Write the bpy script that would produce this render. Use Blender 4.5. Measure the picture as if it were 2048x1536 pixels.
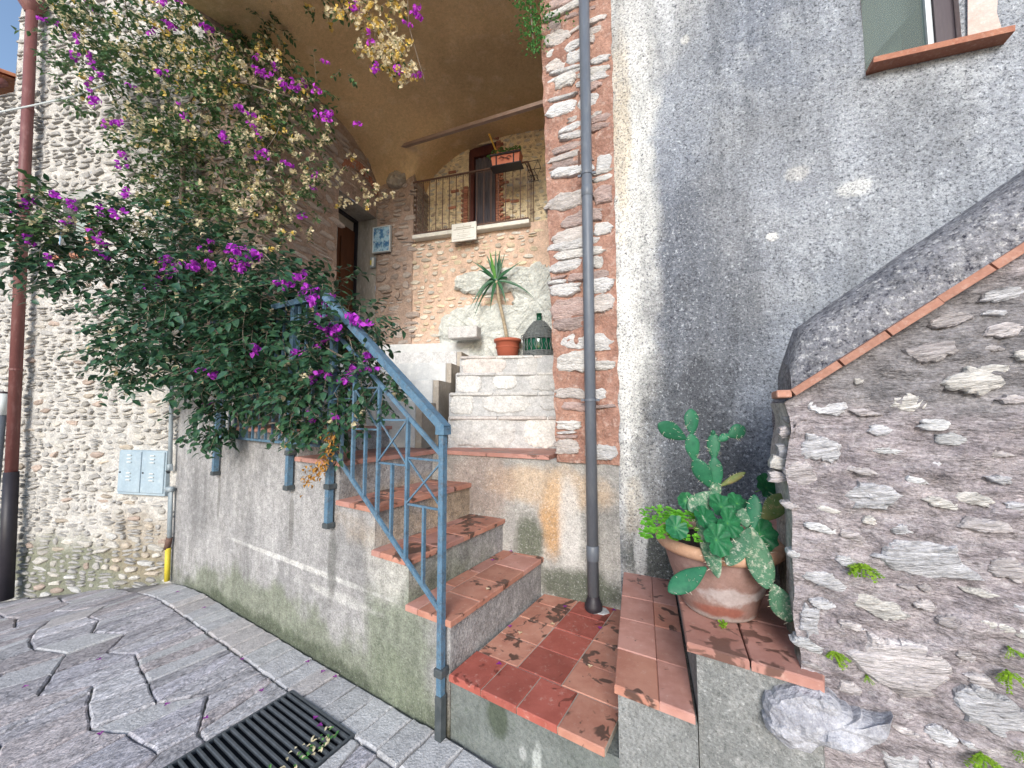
import bpy, math, random
from mathutils import Vector, noise, Matrix
R = math.radians
scene = bpy.context.scene
for o in list(bpy.data.objects): bpy.data.objects.remove(o)
col = scene.collection
# ------------------------------------------------------------ camera, sky, sun, exposure
F, PITCH, H = 769.0, R(4.0), 1.55
cd = bpy.data.cameras.new('camera'); cam = bpy.data.objects.new('camera', cd); col.objects.link(cam)
cam.location = (0, 0, H); cam.rotation_euler = (R(90) + PITCH, 0, 0)
cd.sensor_width = 36; cd.lens = 36 * F / 2048; cd.clip_start = .05; cd.clip_end = 500
scene.camera = cam
SUN_EL, SUN_AZ = R(25), R(190)           # azimuth from +Y, clockwise
w = bpy.data.worlds.new('World'); scene.world = w; w.use_nodes = True
nt = w.node_tree; nt.nodes.clear()
sky = nt.nodes.new('ShaderNodeTexSky'); sky.sky_type = 'NISHITA'; sky.sun_disc = False
sky.sun_elevation = SUN_EL; sky.sun_rotation = SUN_AZ; sky.air_density = 1.0; sky.dust_density = 1.0; sky.ozone_density = 1.0
bg = nt.nodes.new('ShaderNodeBackground'); bg.inputs[1].default_value = .15
wo = nt.nodes.new('ShaderNodeOutputWorld')
nt.links.new(sky.outputs[0], bg.inputs[0]); nt.links.new(bg.outputs[0], wo.inputs[0])
sd = bpy.data.lights.new('sun', 'SUN'); sun = bpy.data.objects.new('sun', sd); col.objects.link(sun)
sd.energy = 2.0; sd.angle = R(22); sd.color = (1, .985, .965)
d = Vector((math.sin(SUN_AZ) * math.cos(SUN_EL), math.cos(SUN_AZ) * math.cos(SUN_EL), math.sin(SUN_EL)))
sun.rotation_euler = d.to_track_quat('Z', 'Y').to_euler()
vs = scene.view_settings
vs.view_transform = 'Standard'; vs.look = 'None'; vs.exposure = .78; vs.gamma = 1; vs.use_curve_mapping = False
scene.cycles.max_bounces = 12; scene.cycles.diffuse_bounces = 8
# ------------------------------------------------------------ helpers
rnd = random.Random(7)
U = rnd.uniform
CAM = Vector((0, 0, H))
def ray(px, py):
    x = (px - 1024) / F; y = -(py - 768) / F
    f = Vector((0, math.cos(PITCH), math.sin(PITCH))); u = Vector((0, -math.sin(PITCH), math.cos(PITCH)))
    return f + Vector((x, 0, 0)) + y * u
def at(px, py, Y): d = ray(px, py); return CAM + d * (Y / d.y)          # place seen at a pixel, at distance Y
def onz(px, py, z): d = ray(px, py); return CAM + d * ((z - H) / d.z)
class Fr:                                                              # wall frame: x right along the wall, y into it, z up
    def __init__(s, x, y, deg):
        s.o = Vector((x, y, 0)); s.th = R(deg); c, n = math.cos(s.th), math.sin(s.th)
        s.ex = Vector((c, n, 0)); s.ey = Vector((-n, c, 0))
    def L(s, px, py, y=0.0):                                           # pixel -> local point on plane y
        d = ray(px, py); t = ((s.o - CAM).dot(s.ey) + y) / d.dot(s.ey); return s.l(CAM + d * t)
    def l(s, p): q = Vector(p) - s.o; return Vector((q.dot(s.ex), q.dot(s.ey), q.z))
    def w(s, x, y, z): return s.o + s.ex * x + s.ey * y + Vector((0, 0, z))
WF = Fr(0, 0, 0)
class MB:
    def __init__(s): s.v = []; s.f = []; s.sm = False
    def add(s, vs_, fs): n = len(s.v); s.v += [tuple(v) for v in vs_]; s.f += [tuple(i + n for i in f) for f in fs]; return s
    def box(s, x0, x1, y0, y1, z0, z1):
        return s.add([(x0,y0,z0),(x1,y0,z0),(x1,y1,z0),(x0,y1,z0),(x0,y0,z1),(x1,y0,z1),(x1,y1,z1),(x0,y1,z1)],
                     [(0,3,2,1),(4,5,6,7),(0,1,5,4),(1,2,6,5),(2,3,7,6),(3,0,4,7)])
    def cbox(s, x0, x1, y0, y1, z0, z1, c):                            # box with chamfered edges
        xs = (x0, x0 + c, x1 - c, x1); ys = (y0, y0 + c, y1 - c, y1); zs = (z0, z0 + c, z1 - c, z1)
        import itertools
        V = []; idx = {}
        for sx in (0, 1):
            for sy in (0, 1):
                for sz in (0, 1):
                    for k in range(3):
                        p = [xs[1 if not sx else 2], ys[1 if not sy else 2], zs[1 if not sz else 2]]
                        p[k] = (xs, ys, zs)[k][0 if not (sx, sy, sz)[k] else 3]
                        idx[(sx, sy, sz, k)] = len(V); V.append(tuple(p))
        Fs = []
        for k in range(3):
            a, b = [i for i in range(3) if i != k]
            for e in (0, 1):
                def key(i, j): t = [0, 0, 0]; t[k] = e; t[a] = i; t[b] = j; return idx[(t[0], t[1], t[2], k)]
                Fs.append([key(0,0), key(1,0), key(1,1), key(0,1)])
        for k in range(3):
            a, b = [i for i in range(3) if i != k]
            for i in (0, 1):
                for j in (0, 1):
                    def kk(e, m): t = [0,0,0]; t[k] = e; t[a] = i; t[b] = j; return idx[(t[0], t[1], t[2], m)]
                    Fs.append([kk(0,a), kk(1,a), kk(1,b), kk(0,b)])
        for sx in (0,1):
            for sy in (0,1):
                for sz in (0,1): Fs.append([idx[(sx,sy,sz,k)] for k in range(3)])
        return s.add(V, Fs)
    def tube(s, pts, r, n=8, cap=True, r2=None):
        pts = [Vector(p) for p in pts]; m = len(pts); rings = []
        up = Vector((0, 0, 1))
        for i, p in enumerate(pts):
            t = (pts[min(i+1, m-1)] - pts[max(i-1, 0)])
            if t.length < 1e-7: t = Vector((0, 0, 1))
            t.normalize()
            a = t.cross(up) if abs(t.z) < .95 else t.cross(Vector((1, 0, 0)))
            a.normalize(); b = t.cross(a)
            rr = r if not isinstance(r, (list, tuple)) else r[i]
            if r2 is not None: rr = r + (r2 - r) * i / max(1, m - 1)
            rings.append([p + (a * math.cos(2*math.pi*k/n) + b * math.sin(2*math.pi*k/n)) * rr for k in range(n)])
        V = [v for g in rings for v in g]; Fs = []
        for i in range(m - 1):
            for k in range(n): Fs.append((i*n+k, i*n+(k+1)%n, (i+1)*n+(k+1)%n, (i+1)*n+k))
        if cap: Fs.append(tuple(range(n))[::-1]); Fs.append(tuple((m-1)*n+k for k in range(n)))
        return s.add(V, Fs)
    def bar(s, a, b, wx, wy):                                          # rectangular bar between two points
        a = Vector(a); b = Vector(b); t = (b - a).normalized()
        side = t.cross(Vector((0, 0, 1))) if abs(t.z) < .97 else Vector((1, 0, 0))
        if abs(t.z) >= .97: side = Vector((1, 0, 0))
        side.normalize(); u = side.cross(t).normalized()
        V = []
        for p in (a, b):
            for i, j in ((-1,-1),(1,-1),(1,1),(-1,1)): V.append(p + side*(i*wx/2) + u*(j*wy/2))
        return s.add(V, [(0,1,2,3),(7,6,5,4),(0,4,5,1),(1,5,6,2),(2,6,7,3),(3,7,4,0)])
    def lathe(s, prof, n=24, c=(0,0,0), wob=0):
        V = []; m = len(prof)
        for r, z in prof:
            for k in range(n):
                a = 2*math.pi*k/n; q = r * (1 + wob*noise.noise(Vector((math.cos(a)*1.5, math.sin(a)*1.5, z*6))))
                V.append((c[0]+q*math.cos(a), c[1]+q*math.sin(a), c[2]+z))
        Fs = [(i*n+k, i*n+(k+1)%n, (i+1)*n+(k+1)%n, (i+1)*n+k) for i in range(m-1) for k in range(n)]
        return s.add(V, Fs)
    def slab(s, poly, z0, z1, ch=.004):                                # plan polygon (ccw) with chamfered top
        n = len(poly); cx = sum(p[0] for p in poly)/n; cy = sum(p[1] for p in poly)/n
        def ins(p, k):
            dx, dy = cx-p[0], cy-p[1]; L_ = math.hypot(dx, dy) or 1; return (p[0]+dx/L_*k, p[1]+dy/L_*k)
        V = [(p[0], p[1], z0) for p in poly] + [(p[0], p[1], z1-ch) for p in poly] + [(*ins(p, ch*1.4), z1) for p in poly]
        Fs = [tuple(range(n))[::-1], tuple(range(2*n, 3*n))]
        for i in range(n):
            j = (i+1) % n; Fs += [(i, j, n+j, n+i), (n+i, n+j, 2*n+j, 2*n+i)]
        return s.add(V, Fs)
    def grid(s, fn, nu, nv):
        V = [fn(i/nu, j/nv) for j in range(nv+1) for i in range(nu+1)]
        Fs = [(j*(nu+1)+i, j*(nu+1)+i+1, (j+1)*(nu+1)+i+1, (j+1)*(nu+1)+i) for j in range(nv) for i in range(nu)]
        return s.add(V, Fs)
    def obj(s, name, m, parent=None, loc=None, rot=None, smooth=False):
        me = bpy.data.meshes.new(name); me.from_pydata(s.v, [], s.f); me.update()
        if smooth: me.polygons.foreach_set('use_smooth', [True]*len(me.polygons))
        me.materials.append(MAT[m] if isinstance(m, str) else m)
        return link(name, me, parent, loc, rot)
def link(name, me, parent=None, loc=None, rot=None, scale=None):
    o = bpy.data.objects.new(name, me); col.objects.link(o)
    if parent: o.parent = parent
    if loc is not None: o.location = loc
    if rot is not None: o.rotation_euler = rot
    if scale is not None: o.scale = scale
    return o
def tag(o, label, cat, group=None):
    o['label'] = label; o['category'] = cat
    if group: o['group'] = group
    return o
def thing(name, label, cat, fr=None, group=None, loc=None, rot=None):
    o = bpy.data.objects.new(name, None); col.objects.link(o); o.empty_display_size = .1
    if fr is not None: o.location = fr.o; o.rotation_euler = (0, 0, fr.th)
    if loc is not None: o.location = loc
    if rot is not None: o.rotation_euler = rot
    return tag(o, label, cat, group)
def stuff(o): o['kind'] = 'stuff'; return o
def nz(x, y, z, s=1.0): return noise.noise(Vector((x*s, y*s, z*s)))
# ------------------------------------------------------------ materials
MAT = {}
class NT:
    def __init__(s, name):
        m = bpy.data.materials.new(name); m.use_nodes = True; s.m = m; s.t = m.node_tree; s.t.nodes.clear()
        s.out = s.n('ShaderNodeOutputMaterial'); s.b = s.n('ShaderNodeBsdfPrincipled'); s.l(s.b.outputs[0], s.out.inputs[0]); MAT[name] = m
    def n(s, t): return s.t.nodes.new(t)
    def l(s, a, b): s.t.links.new(a, b)
    def inp(s, sock, v):
        if hasattr(v, 'is_output') or isinstance(v, bpy.types.NodeSocket): s.l(v, sock)
        else: sock.default_value = v
    def math(s, op, a, b=0.0, clamp=False):
        q = s.n('ShaderNodeMath'); q.operation = op; q.use_clamp = clamp; s.inp(q.inputs[0], a); s.inp(q.inputs[1], b); return q.outputs[0]
    def vm(s, op, a, b=(0,0,0)):
        q = s.n('ShaderNodeVectorMath'); q.operation = op; s.inp(q.inputs[0], a); s.inp(q.inputs[1], b)
        return q.outputs['Value'] if op in ('LENGTH', 'DOT_PRODUCT') else q.outputs[0]
    def mix(s, f, a, b, mode='MIX'):
        q = s.n('ShaderNodeMix'); q.data_type = 'RGBA'; q.blend_type = mode
        s.inp(q.inputs[0], f)
        for k, v in ((6, a), (7, b)):
            if isinstance(v, tuple): v = (*v[:3], 1)
            s.inp(q.inputs[k], v)
        return q.outputs[2]
    def noise(s, vec, scale, detail=5, rough=.55, dist=0):
        q = s.n('ShaderNodeTexNoise'); s.l(vec, q.inputs['Vector']); q.inputs['Scale'].default_value = scale
        q.inputs['Detail'].default_value = detail; q.inputs['Roughness'].default_value = rough; q.inputs['Distortion'].default_value = dist; return q.outputs['Fac']
    def step(s, v, a, b):
        q = s.n('ShaderNodeMapRange'); q.interpolation_type = 'SMOOTHSTEP'; s.l(v, q.inputs[0]); q.inputs[1].default_value = a; q.inputs[2].default_value = b; return q.outputs[0]
    def geo(s): return s.n('ShaderNodeNewGeometry').outputs['Position']
    def objc(s): return s.n('ShaderNodeTexCoord').outputs['Object']
    def rand(s): return s.n('ShaderNodeObjectInfo').outputs['Random']
def mat(name, c1, c2, c3=None, scale=6, aniso=(1,1,1), bump=.4, bscale=70, bdist=.006, rough=.88, rand=0.0, rcols=None,
        speck=0.0, speckcol=(.02,.02,.02), speckscale=120, stains=(), coord='pos', spec=.25, rot=None, coarse=0.0, wave=None, lspeck=0.0, lcol=(.8,.8,.78), grain=None, gscale=None, streak=0.0):
    t = NT(name)
    v = t.geo() if coord == 'pos' else t.objc()
    base = v
    if rot:
        q = t.n('ShaderNodeVectorRotate'); q.rotation_type = 'EULER_XYZ'; t.l(v, q.inputs['Vector']); q.inputs['Rotation'].default_value = rot; v = q.outputs[0]
    if rand or rcols:
        r = t.rand(); off = t.math('MULTIPLY', r, 37.0); v = t.vm('ADD', v, off)
    va = t.vm('MULTIPLY', v, aniso)
    n1 = t.noise(va, scale, 6, .6); n2 = t.noise(va, scale*4.3, 5, .65)
    c = t.mix(t.step(n1, .32, .68), c1, c2)
    if c3: c = t.mix(t.math('MULTIPLY', t.step(n2, .5, .72), .8), c, c3)
    if rcols:
        cr = t.n('ShaderNodeValToRGB'); cr.color_ramp.interpolation = 'CONSTANT'; els = cr.color_ramp.elements
        els[0].color = (*rcols[0], 1); els[1].position = 1/len(rcols); els[1].color = (*rcols[1], 1)
        for i, k in enumerate(rcols[2:]): e = els.new((i+2)/len(rcols)); e.color = (*k, 1)
        t.l(t.math('FRACT', t.math('MULTIPLY', r, 7.31)), cr.inputs[0])
        c = t.mix(.62, c, cr.outputs[0])
    if rand:
        hs = t.n('ShaderNodeHueSaturation'); t.l(c, hs.inputs['Color'])
        t.l(t.math('ADD', t.math('MULTIPLY', r, 2*rand), 1-rand), hs.inputs['Value']); c = hs.outputs[0]
    for st in stains:                       # (colour, centre, radii, edge noise, noise scale, strength)
        colr, ce, rad, en, ns, stg = st
        sv = t.vm('DIVIDE', t.vm('SUBTRACT', base, ce), rad)
        ln = t.math('ADD', t.vm('LENGTH', sv), t.math('MULTIPLY', t.math('SUBTRACT', t.noise(base, ns, 7, .65), .5), en))
        c = t.mix(t.math('MULTIPLY', t.step(ln, 1.15, .6), stg), c, colr)
    if speck: c = t.mix(t.math('MULTIPLY', t.step(t.noise(v, speckscale, 5, .8), .48, .66), speck), c, speckcol)
    if lspeck: c = t.mix(t.math('MULTIPLY', t.step(t.noise(t.vm('ADD', v, (31., 7., 3.)), speckscale*.8, 5, .8), .52, .70), lspeck), c, lcol)
    if streak:                               # rain marks and uneven trowelling
        sn = t.noise(t.vm('MULTIPLY', base, (7., 7., 1.1)), 1.0, 6, .65, .4); sn2 = t.noise(t.vm('MULTIPLY', base, (1.6, 1.6, 1.0)), 1.0, 6, .7)
        hv = t.n('ShaderNodeHueSaturation'); t.l(c, hv.inputs['Color'])
        t.l(t.math('ADD', t.math('MULTIPLY', t.math('SUBTRACT', t.math('ADD', sn, sn2), 1.0), streak*2.2), 1.0), hv.inputs['Value']); c = hv.outputs[0]
    if grain is None: grain = .55 if bump >= .7 else .2 if bump else 0
    if grain:                                # fine mineral variation of the surface colour
        gn = t.math('ADD', t.math('MULTIPLY', t.noise(va, gscale or bscale*1.3, 8, .78), .6), t.math('MULTIPLY', t.noise(va, (gscale or bscale*1.3)*.22, 5, .7), .4))
        hg = t.n('ShaderNodeHueSaturation'); t.l(c, hg.inputs['Color'])
        t.l(t.math('ADD', t.math('MULTIPLY', t.math('SUBTRACT', gn, .5), grain*5), 1.0), hg.inputs['Value']); c = hg.outputs[0]
    t.l(c, t.b.inputs['Base Color']); t.b.inputs['Roughness'].default_value = rough; t.b.inputs['Specular IOR Level'].default_value = spec
    if bump:
        hgt = t.noise(va, bscale, 4, .65)
        if coarse: hgt = t.math('ADD', hgt, t.math('MULTIPLY', t.noise(va, bscale*.22, 4, .6), coarse))
        b = t.n('ShaderNodeBump'); b.inputs['Strength'].default_value = bump; b.inputs['Distance'].default_value = bdist; t.l(hgt, b.inputs['Height']); t.l(b.outputs[0], t.b.inputs['Normal'])
    return t
# plasters and mortars
mat('facade_plaster', (.325,.345,.375), (.19,.21,.25), (.41,.43,.455), streak=.6, scale=.9, coord='obj', bump=1, bscale=95, bdist=.012, speck=.95, speckcol=(.03,.034,.045), speckscale=70, lspeck=.75, lcol=(.62,.65,.68),
    stains=[((.66,.65,.61), (.55,0,2.7), (.20,1,2.6), 2.2, 1.7, .75), ((.74,.73,.69), (.52,0,2.7), (.10,1,2.6), 2.2, 4, .7), ((.62,.52,.38), (.49,0,3.6), (.07,1,.9), 1.6, 5, .7), ((.60,.60,.59), (.6,0,5.0), (.6,1,1.4), 1.8, 1.6, .6),
            ((.085,.09,.095), (.85,0,1.1), (.42,1,.8), 2.0, 2.6, .7), ((.10,.105,.12), (.98,0,2.3), (.42,1,.9), 2.0, 1.8, .6),
            ((.06,.07,.055), (.62,0,.5), (.25,1,.45), 1.6, 5, .65), ((.58,.59,.58), (.555,0,.75), (.045,1,.42), 1.5, 9, .9), ((.42,.36,.27), (.52,0,.95), (.06,1,.2), 1.5, 8, .5),
            ((.50,.51,.52), (1.9,0,2.9), (1.0,1,.8), 2.6, 1.5, .3), ((.70,.69,.66), (1.32,0,2.55), (.035,1,.03), 1.4, 16, .8), ((.70,.69,.66), (.90,0,3.95), (.03,1,.035), 1.4, 16, .8), ((.62,.62,.6), (1.7,0,2.75), (.09,1,.05), 1.6, 9, .7), ((.62,.60,.57), (1.45,0,2.9), (.06,1,.05), 1.6, 9, .6)])
mat('stair_plaster', grain=.8, c1=(.36,.35,.345), c2=(.25,.245,.245), c3=(.43,.42,.415), streak=.45, scale=1.8, coord='obj', bump=.9, bscale=75, bdist=.010, coarse=.8, speck=.5, speckcol=(.10,.095,.09), speckscale=80, lspeck=.35, lcol=(.55,.54,.52),
    stains=[((.17,.19,.135), (-1.6,0,.02), (2.0,2,.30), 2.2, 3.0, .8), ((.06,.075,.045), (-1.4,0,-.03), (2.0,2,.13), 1.6, 5, .8), ((.18,.205,.145), (-.35,0,.35), (.28,1,.5), 1.2, 4, .8), ((.48,.46,.43), (-.45,0,.72), (.2,1,.25), 1.2, 4, .75),
            ((.44,.29,.14), (-.72,.95,.86), (.5,1,.22), 1.0, 4, .55), ((.52,.51,.49), (-1.35,-.02,.52), (1.0,.5,.02), 1.1, 6, .85), ((.50,.49,.47), (-.85,-.02,.42), (.4,.5,.035), 1.2, 6, .7),
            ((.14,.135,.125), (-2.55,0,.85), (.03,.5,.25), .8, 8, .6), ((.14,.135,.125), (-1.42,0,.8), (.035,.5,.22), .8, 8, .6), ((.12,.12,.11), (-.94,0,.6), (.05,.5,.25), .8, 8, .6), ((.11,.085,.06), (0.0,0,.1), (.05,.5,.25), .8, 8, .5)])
mat('plinth_plaster', streak=.4, c1=(.40,.385,.36), c2=(.27,.265,.25), c3=(.48,.46,.43), scale=3, coord='obj', bump=1, bscale=85, bdist=.011, speck=.5, speckcol=(.09,.09,.085), speckscale=85, lspeck=.4,# (.36,.34,.31), (.25,.25,.235), (.44,.42,.39), scale=3, coord='obj', bump=1, bscale=85, bdist=.011, speck=.5, speckcol=(.09,.09,.085), speckscale=85, lspeck=.4,
    stains=[((.52,.31,.14), (-.02,0,.83), (.10,1,.30), 1.1, 5, .85), ((.55,.40,.26), (-.05,0,1.02), (.5,1,.16), 1.3, 5, .65), ((.62,.60,.57), (.10,0,.78), (.09,1,.35), .8, 6, .75),
            ((.085,.10,.06), (-.2,0,.62), (.12,1,.22), 1.1, 6, .8), ((.06,.075,.045), (.16,0,.38), (.35,1,.13), 1.0, 6, .8), ((.40,.26,.2), (-.6,0,1.0), (.3,1,.3), 1.2, 5, .4)])
mat('landing_concrete', (.13,.145,.135), (.19,.205,.195), (.10,.115,.10), scale=4, coord='obj', bump=.8, bscale=60, bdist=.008, speck=.4, speckcol=(.05,.06,.05), speckscale=70,
    stains=[((.06,.075,.05), (.3,0,.2), (.06,.5,.11), 1.0, 8, .8), ((.42,.44,.42), (.5,0,.06), (.025,.5,.12), 1.3, 12, .8), ((.40,.41,.40), (.43,0,.10), (.02,.5,.03), .8, 12, .7)])
mat('step_concrete', (.25,.255,.25), (.18,.185,.18), (.31,.31,.30), scale=3, coord='obj', bump=.8, bscale=75, bdist=.008, speck=.7, speckcol=(.07,.075,.07), speckscale=85, lspeck=.3)
mat('white_concrete', (.62,.62,.60), (.52,.53,.53), (.68,.67,.64), scale=4, bump=.35, bscale=60, bdist=.004)
mat('tan_concrete', (.42,.37,.31), (.34,.30,.25), (.47,.43,.38), scale=5, bump=.5, bscale=60)
mat('grey_mortar', (.48,.48,.475), (.40,.40,.40), (.54,.53,.52), scale=6, bump=.7, bscale=70, bdist=.008)
mat('pale_mortar', (.58,.555,.515), (.46,.44,.41), (.64,.62,.59), scale=5, coord='obj', bump=1, bscale=45, bdist=.02, coarse=1.2,
    stains=[((.16,.17,.11), (-1.0,0,-.15), (1.6,1,.42), 1.0, 3, .85), ((.10,.12,.10), (-2.7,0,-.1), (.7,1,.7), 1.0, 3, .8), ((.30,.24,.17), (-.35,0,.2), (.5,1,.4), 1.1, 4, .6)])
mat('red_mortar', (.38,.22,.165), (.27,.145,.11), (.50,.37,.315), scale=5, bump=1, bscale=50, bdist=.015, coarse=1)
mat('pink_mortar', (.60,.44,.34), (.53,.38,.29), (.64,.49,.39), scale=5, bump=.9, bscale=45, bdist=.012, coarse=.8)
mat('brown_mortar', (.43,.32,.26), (.34,.25,.20), (.48,.38,.32), scale=4, bump=1, bscale=40, bdist=.018, coarse=1)
mat('cream_mortar', (.78,.67,.46), (.70,.59,.40), (.80,.71,.52), scale=5, bump=.8, bscale=50, bdist=.012)
mat('parapet_mortar', (.37,.33,.34), (.25,.22,.235), (.46,.43,.44), grain=1.0, scale=9, bump=1, bscale=70, bdist=.012, coarse=1.6, aniso=(.7,.7,1.9), speck=.5, speckcol=(.10,.085,.08), speckscale=110, lspeck=.3, lcol=(.48,.45,.44),
    stains=[((.06,.06,.045), (.99,1.42,.85), (.07,.20,.35), 1.6, 8, .4), ((.16,.165,.17), (1.25,1.1,1.72), (.5,.5,.22), 1.0, 6, .6)])
mat('end_mortar', (.46,.43,.41), (.36,.335,.32), (.54,.51,.49), scale=8, bump=1, bscale=50, bdist=.015, coarse=1, grain=.8, stains=[((.08,.085,.045), (1.02,1.45,.82), (.2,.3,.25), 1.6, 9, .7)])
mat('coping_render', (.25,.25,.27), (.17,.175,.195), (.34,.34,.345), scale=5, bump=1, bscale=90, bdist=.010, speck=1, speckcol=(.03,.03,.045), speckscale=65, lspeck=.85, lcol=(.62,.61,.60), grain=.9)
mat('vault_stucco', (.74,.53,.30), (.60,.42,.23), (.78,.59,.37), grain=.35, scale=1.2, bump=.6, bscale=110, bdist=.006, speck=.25, speckcol=(.22,.15,.08), speckscale=120,
    stains=[((.27,.185,.10), (-.1,4.3,5.4), (.9,.6,.6), 2.4, 2, .22)])
mat('jamb_plaster', (.36,.33,.29), (.25,.23,.205), (.46,.43,.39), scale=4, aniso=(2,2,.5), bump=.5, bscale=30)
mat('pink_plaster', (.58,.46,.42), (.52,.40,.35), (.62,.55,.52), scale=6, bump=.6, bscale=60)
# stones
mat('rubble_stone', (.50,.47,.42), (.38,.355,.32), (.58,.56,.52), scale=9, aniso=(1,1,2.5), bump=1, bscale=40, bdist=.014, rand=.22, coarse=1,
    rcols=[(.52,.50,.46),(.44,.43,.42),(.56,.53,.47),(.40,.38,.35),(.50,.41,.31),(.47,.47,.46),(.40,.28,.22),(.54,.50,.44)])
mat('pier_stone', (.62,.60,.58), (.46,.42,.40), (.70,.69,.68), scale=10, aniso=(1,1,3), bump=1, bscale=38, bdist=.022, rand=.15, coarse=1.2,
    rcols=[(.66,.66,.66),(.60,.59,.58),(.38,.21,.17),(.64,.62,.58),(.30,.18,.15),(.56,.50,.46)])
mat('parapet_stone', (.55,.55,.56), (.38,.37,.385), (.66,.655,.64), grain=.9, scale=10, aniso=(.7,.7,4), bump=1, bscale=34, bdist=.02, rand=.16, coarse=1.4, rot=(0,R(12),0),
    rcols=[(.62,.62,.62),(.52,.51,.53),(.64,.60,.54),(.50,.44,.43),(.58,.57,.59),(.44,.38,.37)])
mat('porch_stone', (.56,.52,.44), (.46,.42,.35), (.64,.60,.52), scale=9, aniso=(1,1,2), bump=.8, bscale=40, bdist=.010, rand=.18,
    rcols=[(.62,.57,.48),(.52,.50,.46),(.58,.46,.30),(.64,.61,.54),(.46,.40,.33),(.54,.41,.33),(.62,.52,.33)])
mat('brown_stone', (.44,.37,.33), (.33,.27,.235), (.52,.46,.42), scale=8, aniso=(1,1,3), bump=1, bscale=40, bdist=.02, rand=.16, coarse=1, rcols=[(.48,.41,.37),(.40,.33,.29),(.52,.46,.42),(.38,.29,.24)])
mat('step_stone', (.56,.55,.53), (.46,.45,.44), (.64,.63,.60), scale=12, bump=.9, bscale=50, bdist=.010, rand=.1, rcols=[(.58,.57,.55),(.54,.53,.52),(.56,.50,.46),(.62,.60,.56)])
mat('rock', (.64,.66,.62), (.52,.54,.51), (.70,.69,.62), scale=4, aniso=(1,1,1.8), bump=1, bscale=22, bdist=.03, coarse=1.2, rot=(0,R(35),0))
mat('lilac_rock', (.42,.42,.45), (.30,.30,.335), (.52,.515,.54), scale=9, bump=1, bscale=45, bdist=.012, coarse=1.2, speck=.3, speckcol=(.16,.15,.17), lspeck=.3)
mat('paver', (.48,.465,.485), (.35,.335,.355), (.57,.56,.58), scale=7, aniso=(.8,1.7,1), rot=(0,0,R(-57.9)), bump=1, bscale=42, bdist=.02, coarse=1.6, rand=.24, grain=.8, speck=.4, speckcol=(.13,.12,.13), speckscale=40, rcols=[(.52,.50,.525),(.40,.375,.395),(.50,.445,.45),(.46,.44,.485),(.60,.585,.60),(.44,.38,.375)])
mat('sett', (.52,.52,.53), (.42,.42,.435), (.60,.595,.60), scale=14, bump=1, bscale=80, bdist=.008, rand=.10, rcols=[(.47,.46,.46),(.43,.42,.43),(.46,.41,.39),(.50,.49,.49)], speck=.25)
mat('joint_sand', (.27,.255,.25), (.19,.18,.175), (.33,.315,.305), scale=12, bump=.8, bscale=90, stains=[((.09,.10,.055), (-1.7,2.8,0), (1.8,1.2,1), 1.5, 5, .4)])
# terracotta
def tile_mat(name, ca, cb, wet, seedoff, thr):
    t = NT(name); v = t.geo(); r = t.rand(); v2 = t.vm('ADD', v, t.math('MULTIPLY', r, 3.0))
    c = t.mix(t.step(t.noise(v2, 9, 6, .6), .35, .65), ca, cb)
    c = t.mix(t.math('MULTIPLY', t.step(t.noise(v2, 30, 5, .7), .55, .75), .5), c, (.56,.40,.33))
    hs = t.n('ShaderNodeHueSaturation'); t.l(c, hs.inputs['Color']); t.l(t.math('ADD', t.math('MULTIPLY', r, .3), .85), hs.inputs['Value']); c = hs.outputs[0]
    stn = t.noise(t.vm('ADD', v, (seedoff, seedoff*.7, 0.)), 15, 3, .5, .6); pat = t.noise(t.vm('ADD', v, (seedoff, 1., 0.)), 3.2, 2, .5)
    m_ = t.step(t.math('ADD', stn, t.math('MULTIPLY', t.math('SUBTRACT', pat, .5), .8)), thr-.02, thr+.05)
    c = t.mix(t.math('MULTIPLY', m_, .9), c, wet)
    t.l(c, t.b.inputs['Base Color']); t.b.inputs['Specular IOR Level'].default_value = .35
    t.l(t.math('SUBTRACT', .62, t.math('MULTIPLY', m_, .25)), t.b.inputs['Roughness'])
    b = t.n('ShaderNodeBump'); b.inputs['Strength'].default_value = .4; b.inputs['Distance'].default_value = .003; t.l(t.noise(v2, 60, 5, .7), b.inputs['Height']); t.l(b.outputs[0], t.b.inputs['Normal'])
tile_mat('old_tile', (.46,.225,.16), (.38,.165,.115), (.075,.045,.035), 2.3, .572)
tile_mat('red_tile', (.36,.10,.075), (.29,.075,.055), (.15,.035,.025), 5.1, .62)
tile_mat('pink_tile', (.47,.25,.205), (.39,.19,.15), (.13,.07,.055), 9.4, .63)
mat('brick', (.44,.20,.13), (.36,.15,.10), (.52,.30,.22), scale=14, bump=.6, bscale=80, bdist=.004, rand=.2)
mat('coping_brick', (.42,.22,.16), (.36,.18,.13), (.47,.30,.24), scale=18, bump=.5, bscale=90, bdist=.003, rand=.16, speck=.2, speckcol=(.12,.07,.05), speckscale=60)
mat('old_pot', (.28,.175,.15), (.23,.14,.12), (.33,.23,.205), scale=6, coord='obj', bump=.25, bscale=60, bdist=.002, rough=.72, grain=.25,
    stains=[((.50,.47,.47), (-.05,-.16,.11), (.13,.1,.04), 3.0, 11, .55), ((.55,.52,.52), (.10,-.15,.12), (.07,.1,.03), 3.0, 14, .6), ((.26,.085,.06), (-.06,-.13,.045), (.10,.1,.025), 1.0, 9, .8), ((.40,.37,.35), (0,0,0), (.25,.25,.03), 1.6, 14, .7), ((.36,.27,.25), (.12,-.12,.2), (.08,.2,.06), 2.0, 8, .6)])
mat('pot_rim', (.50,.30,.20), (.43,.25,.165), (.55,.37,.27), scale=7, bump=.2, bscale=60, bdist=.002, rough=.7)
mat('plastic_pot', (.42,.115,.065), (.40,.105,.06), scale=5, bump=0, rough=.55, spec=.4)
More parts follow.
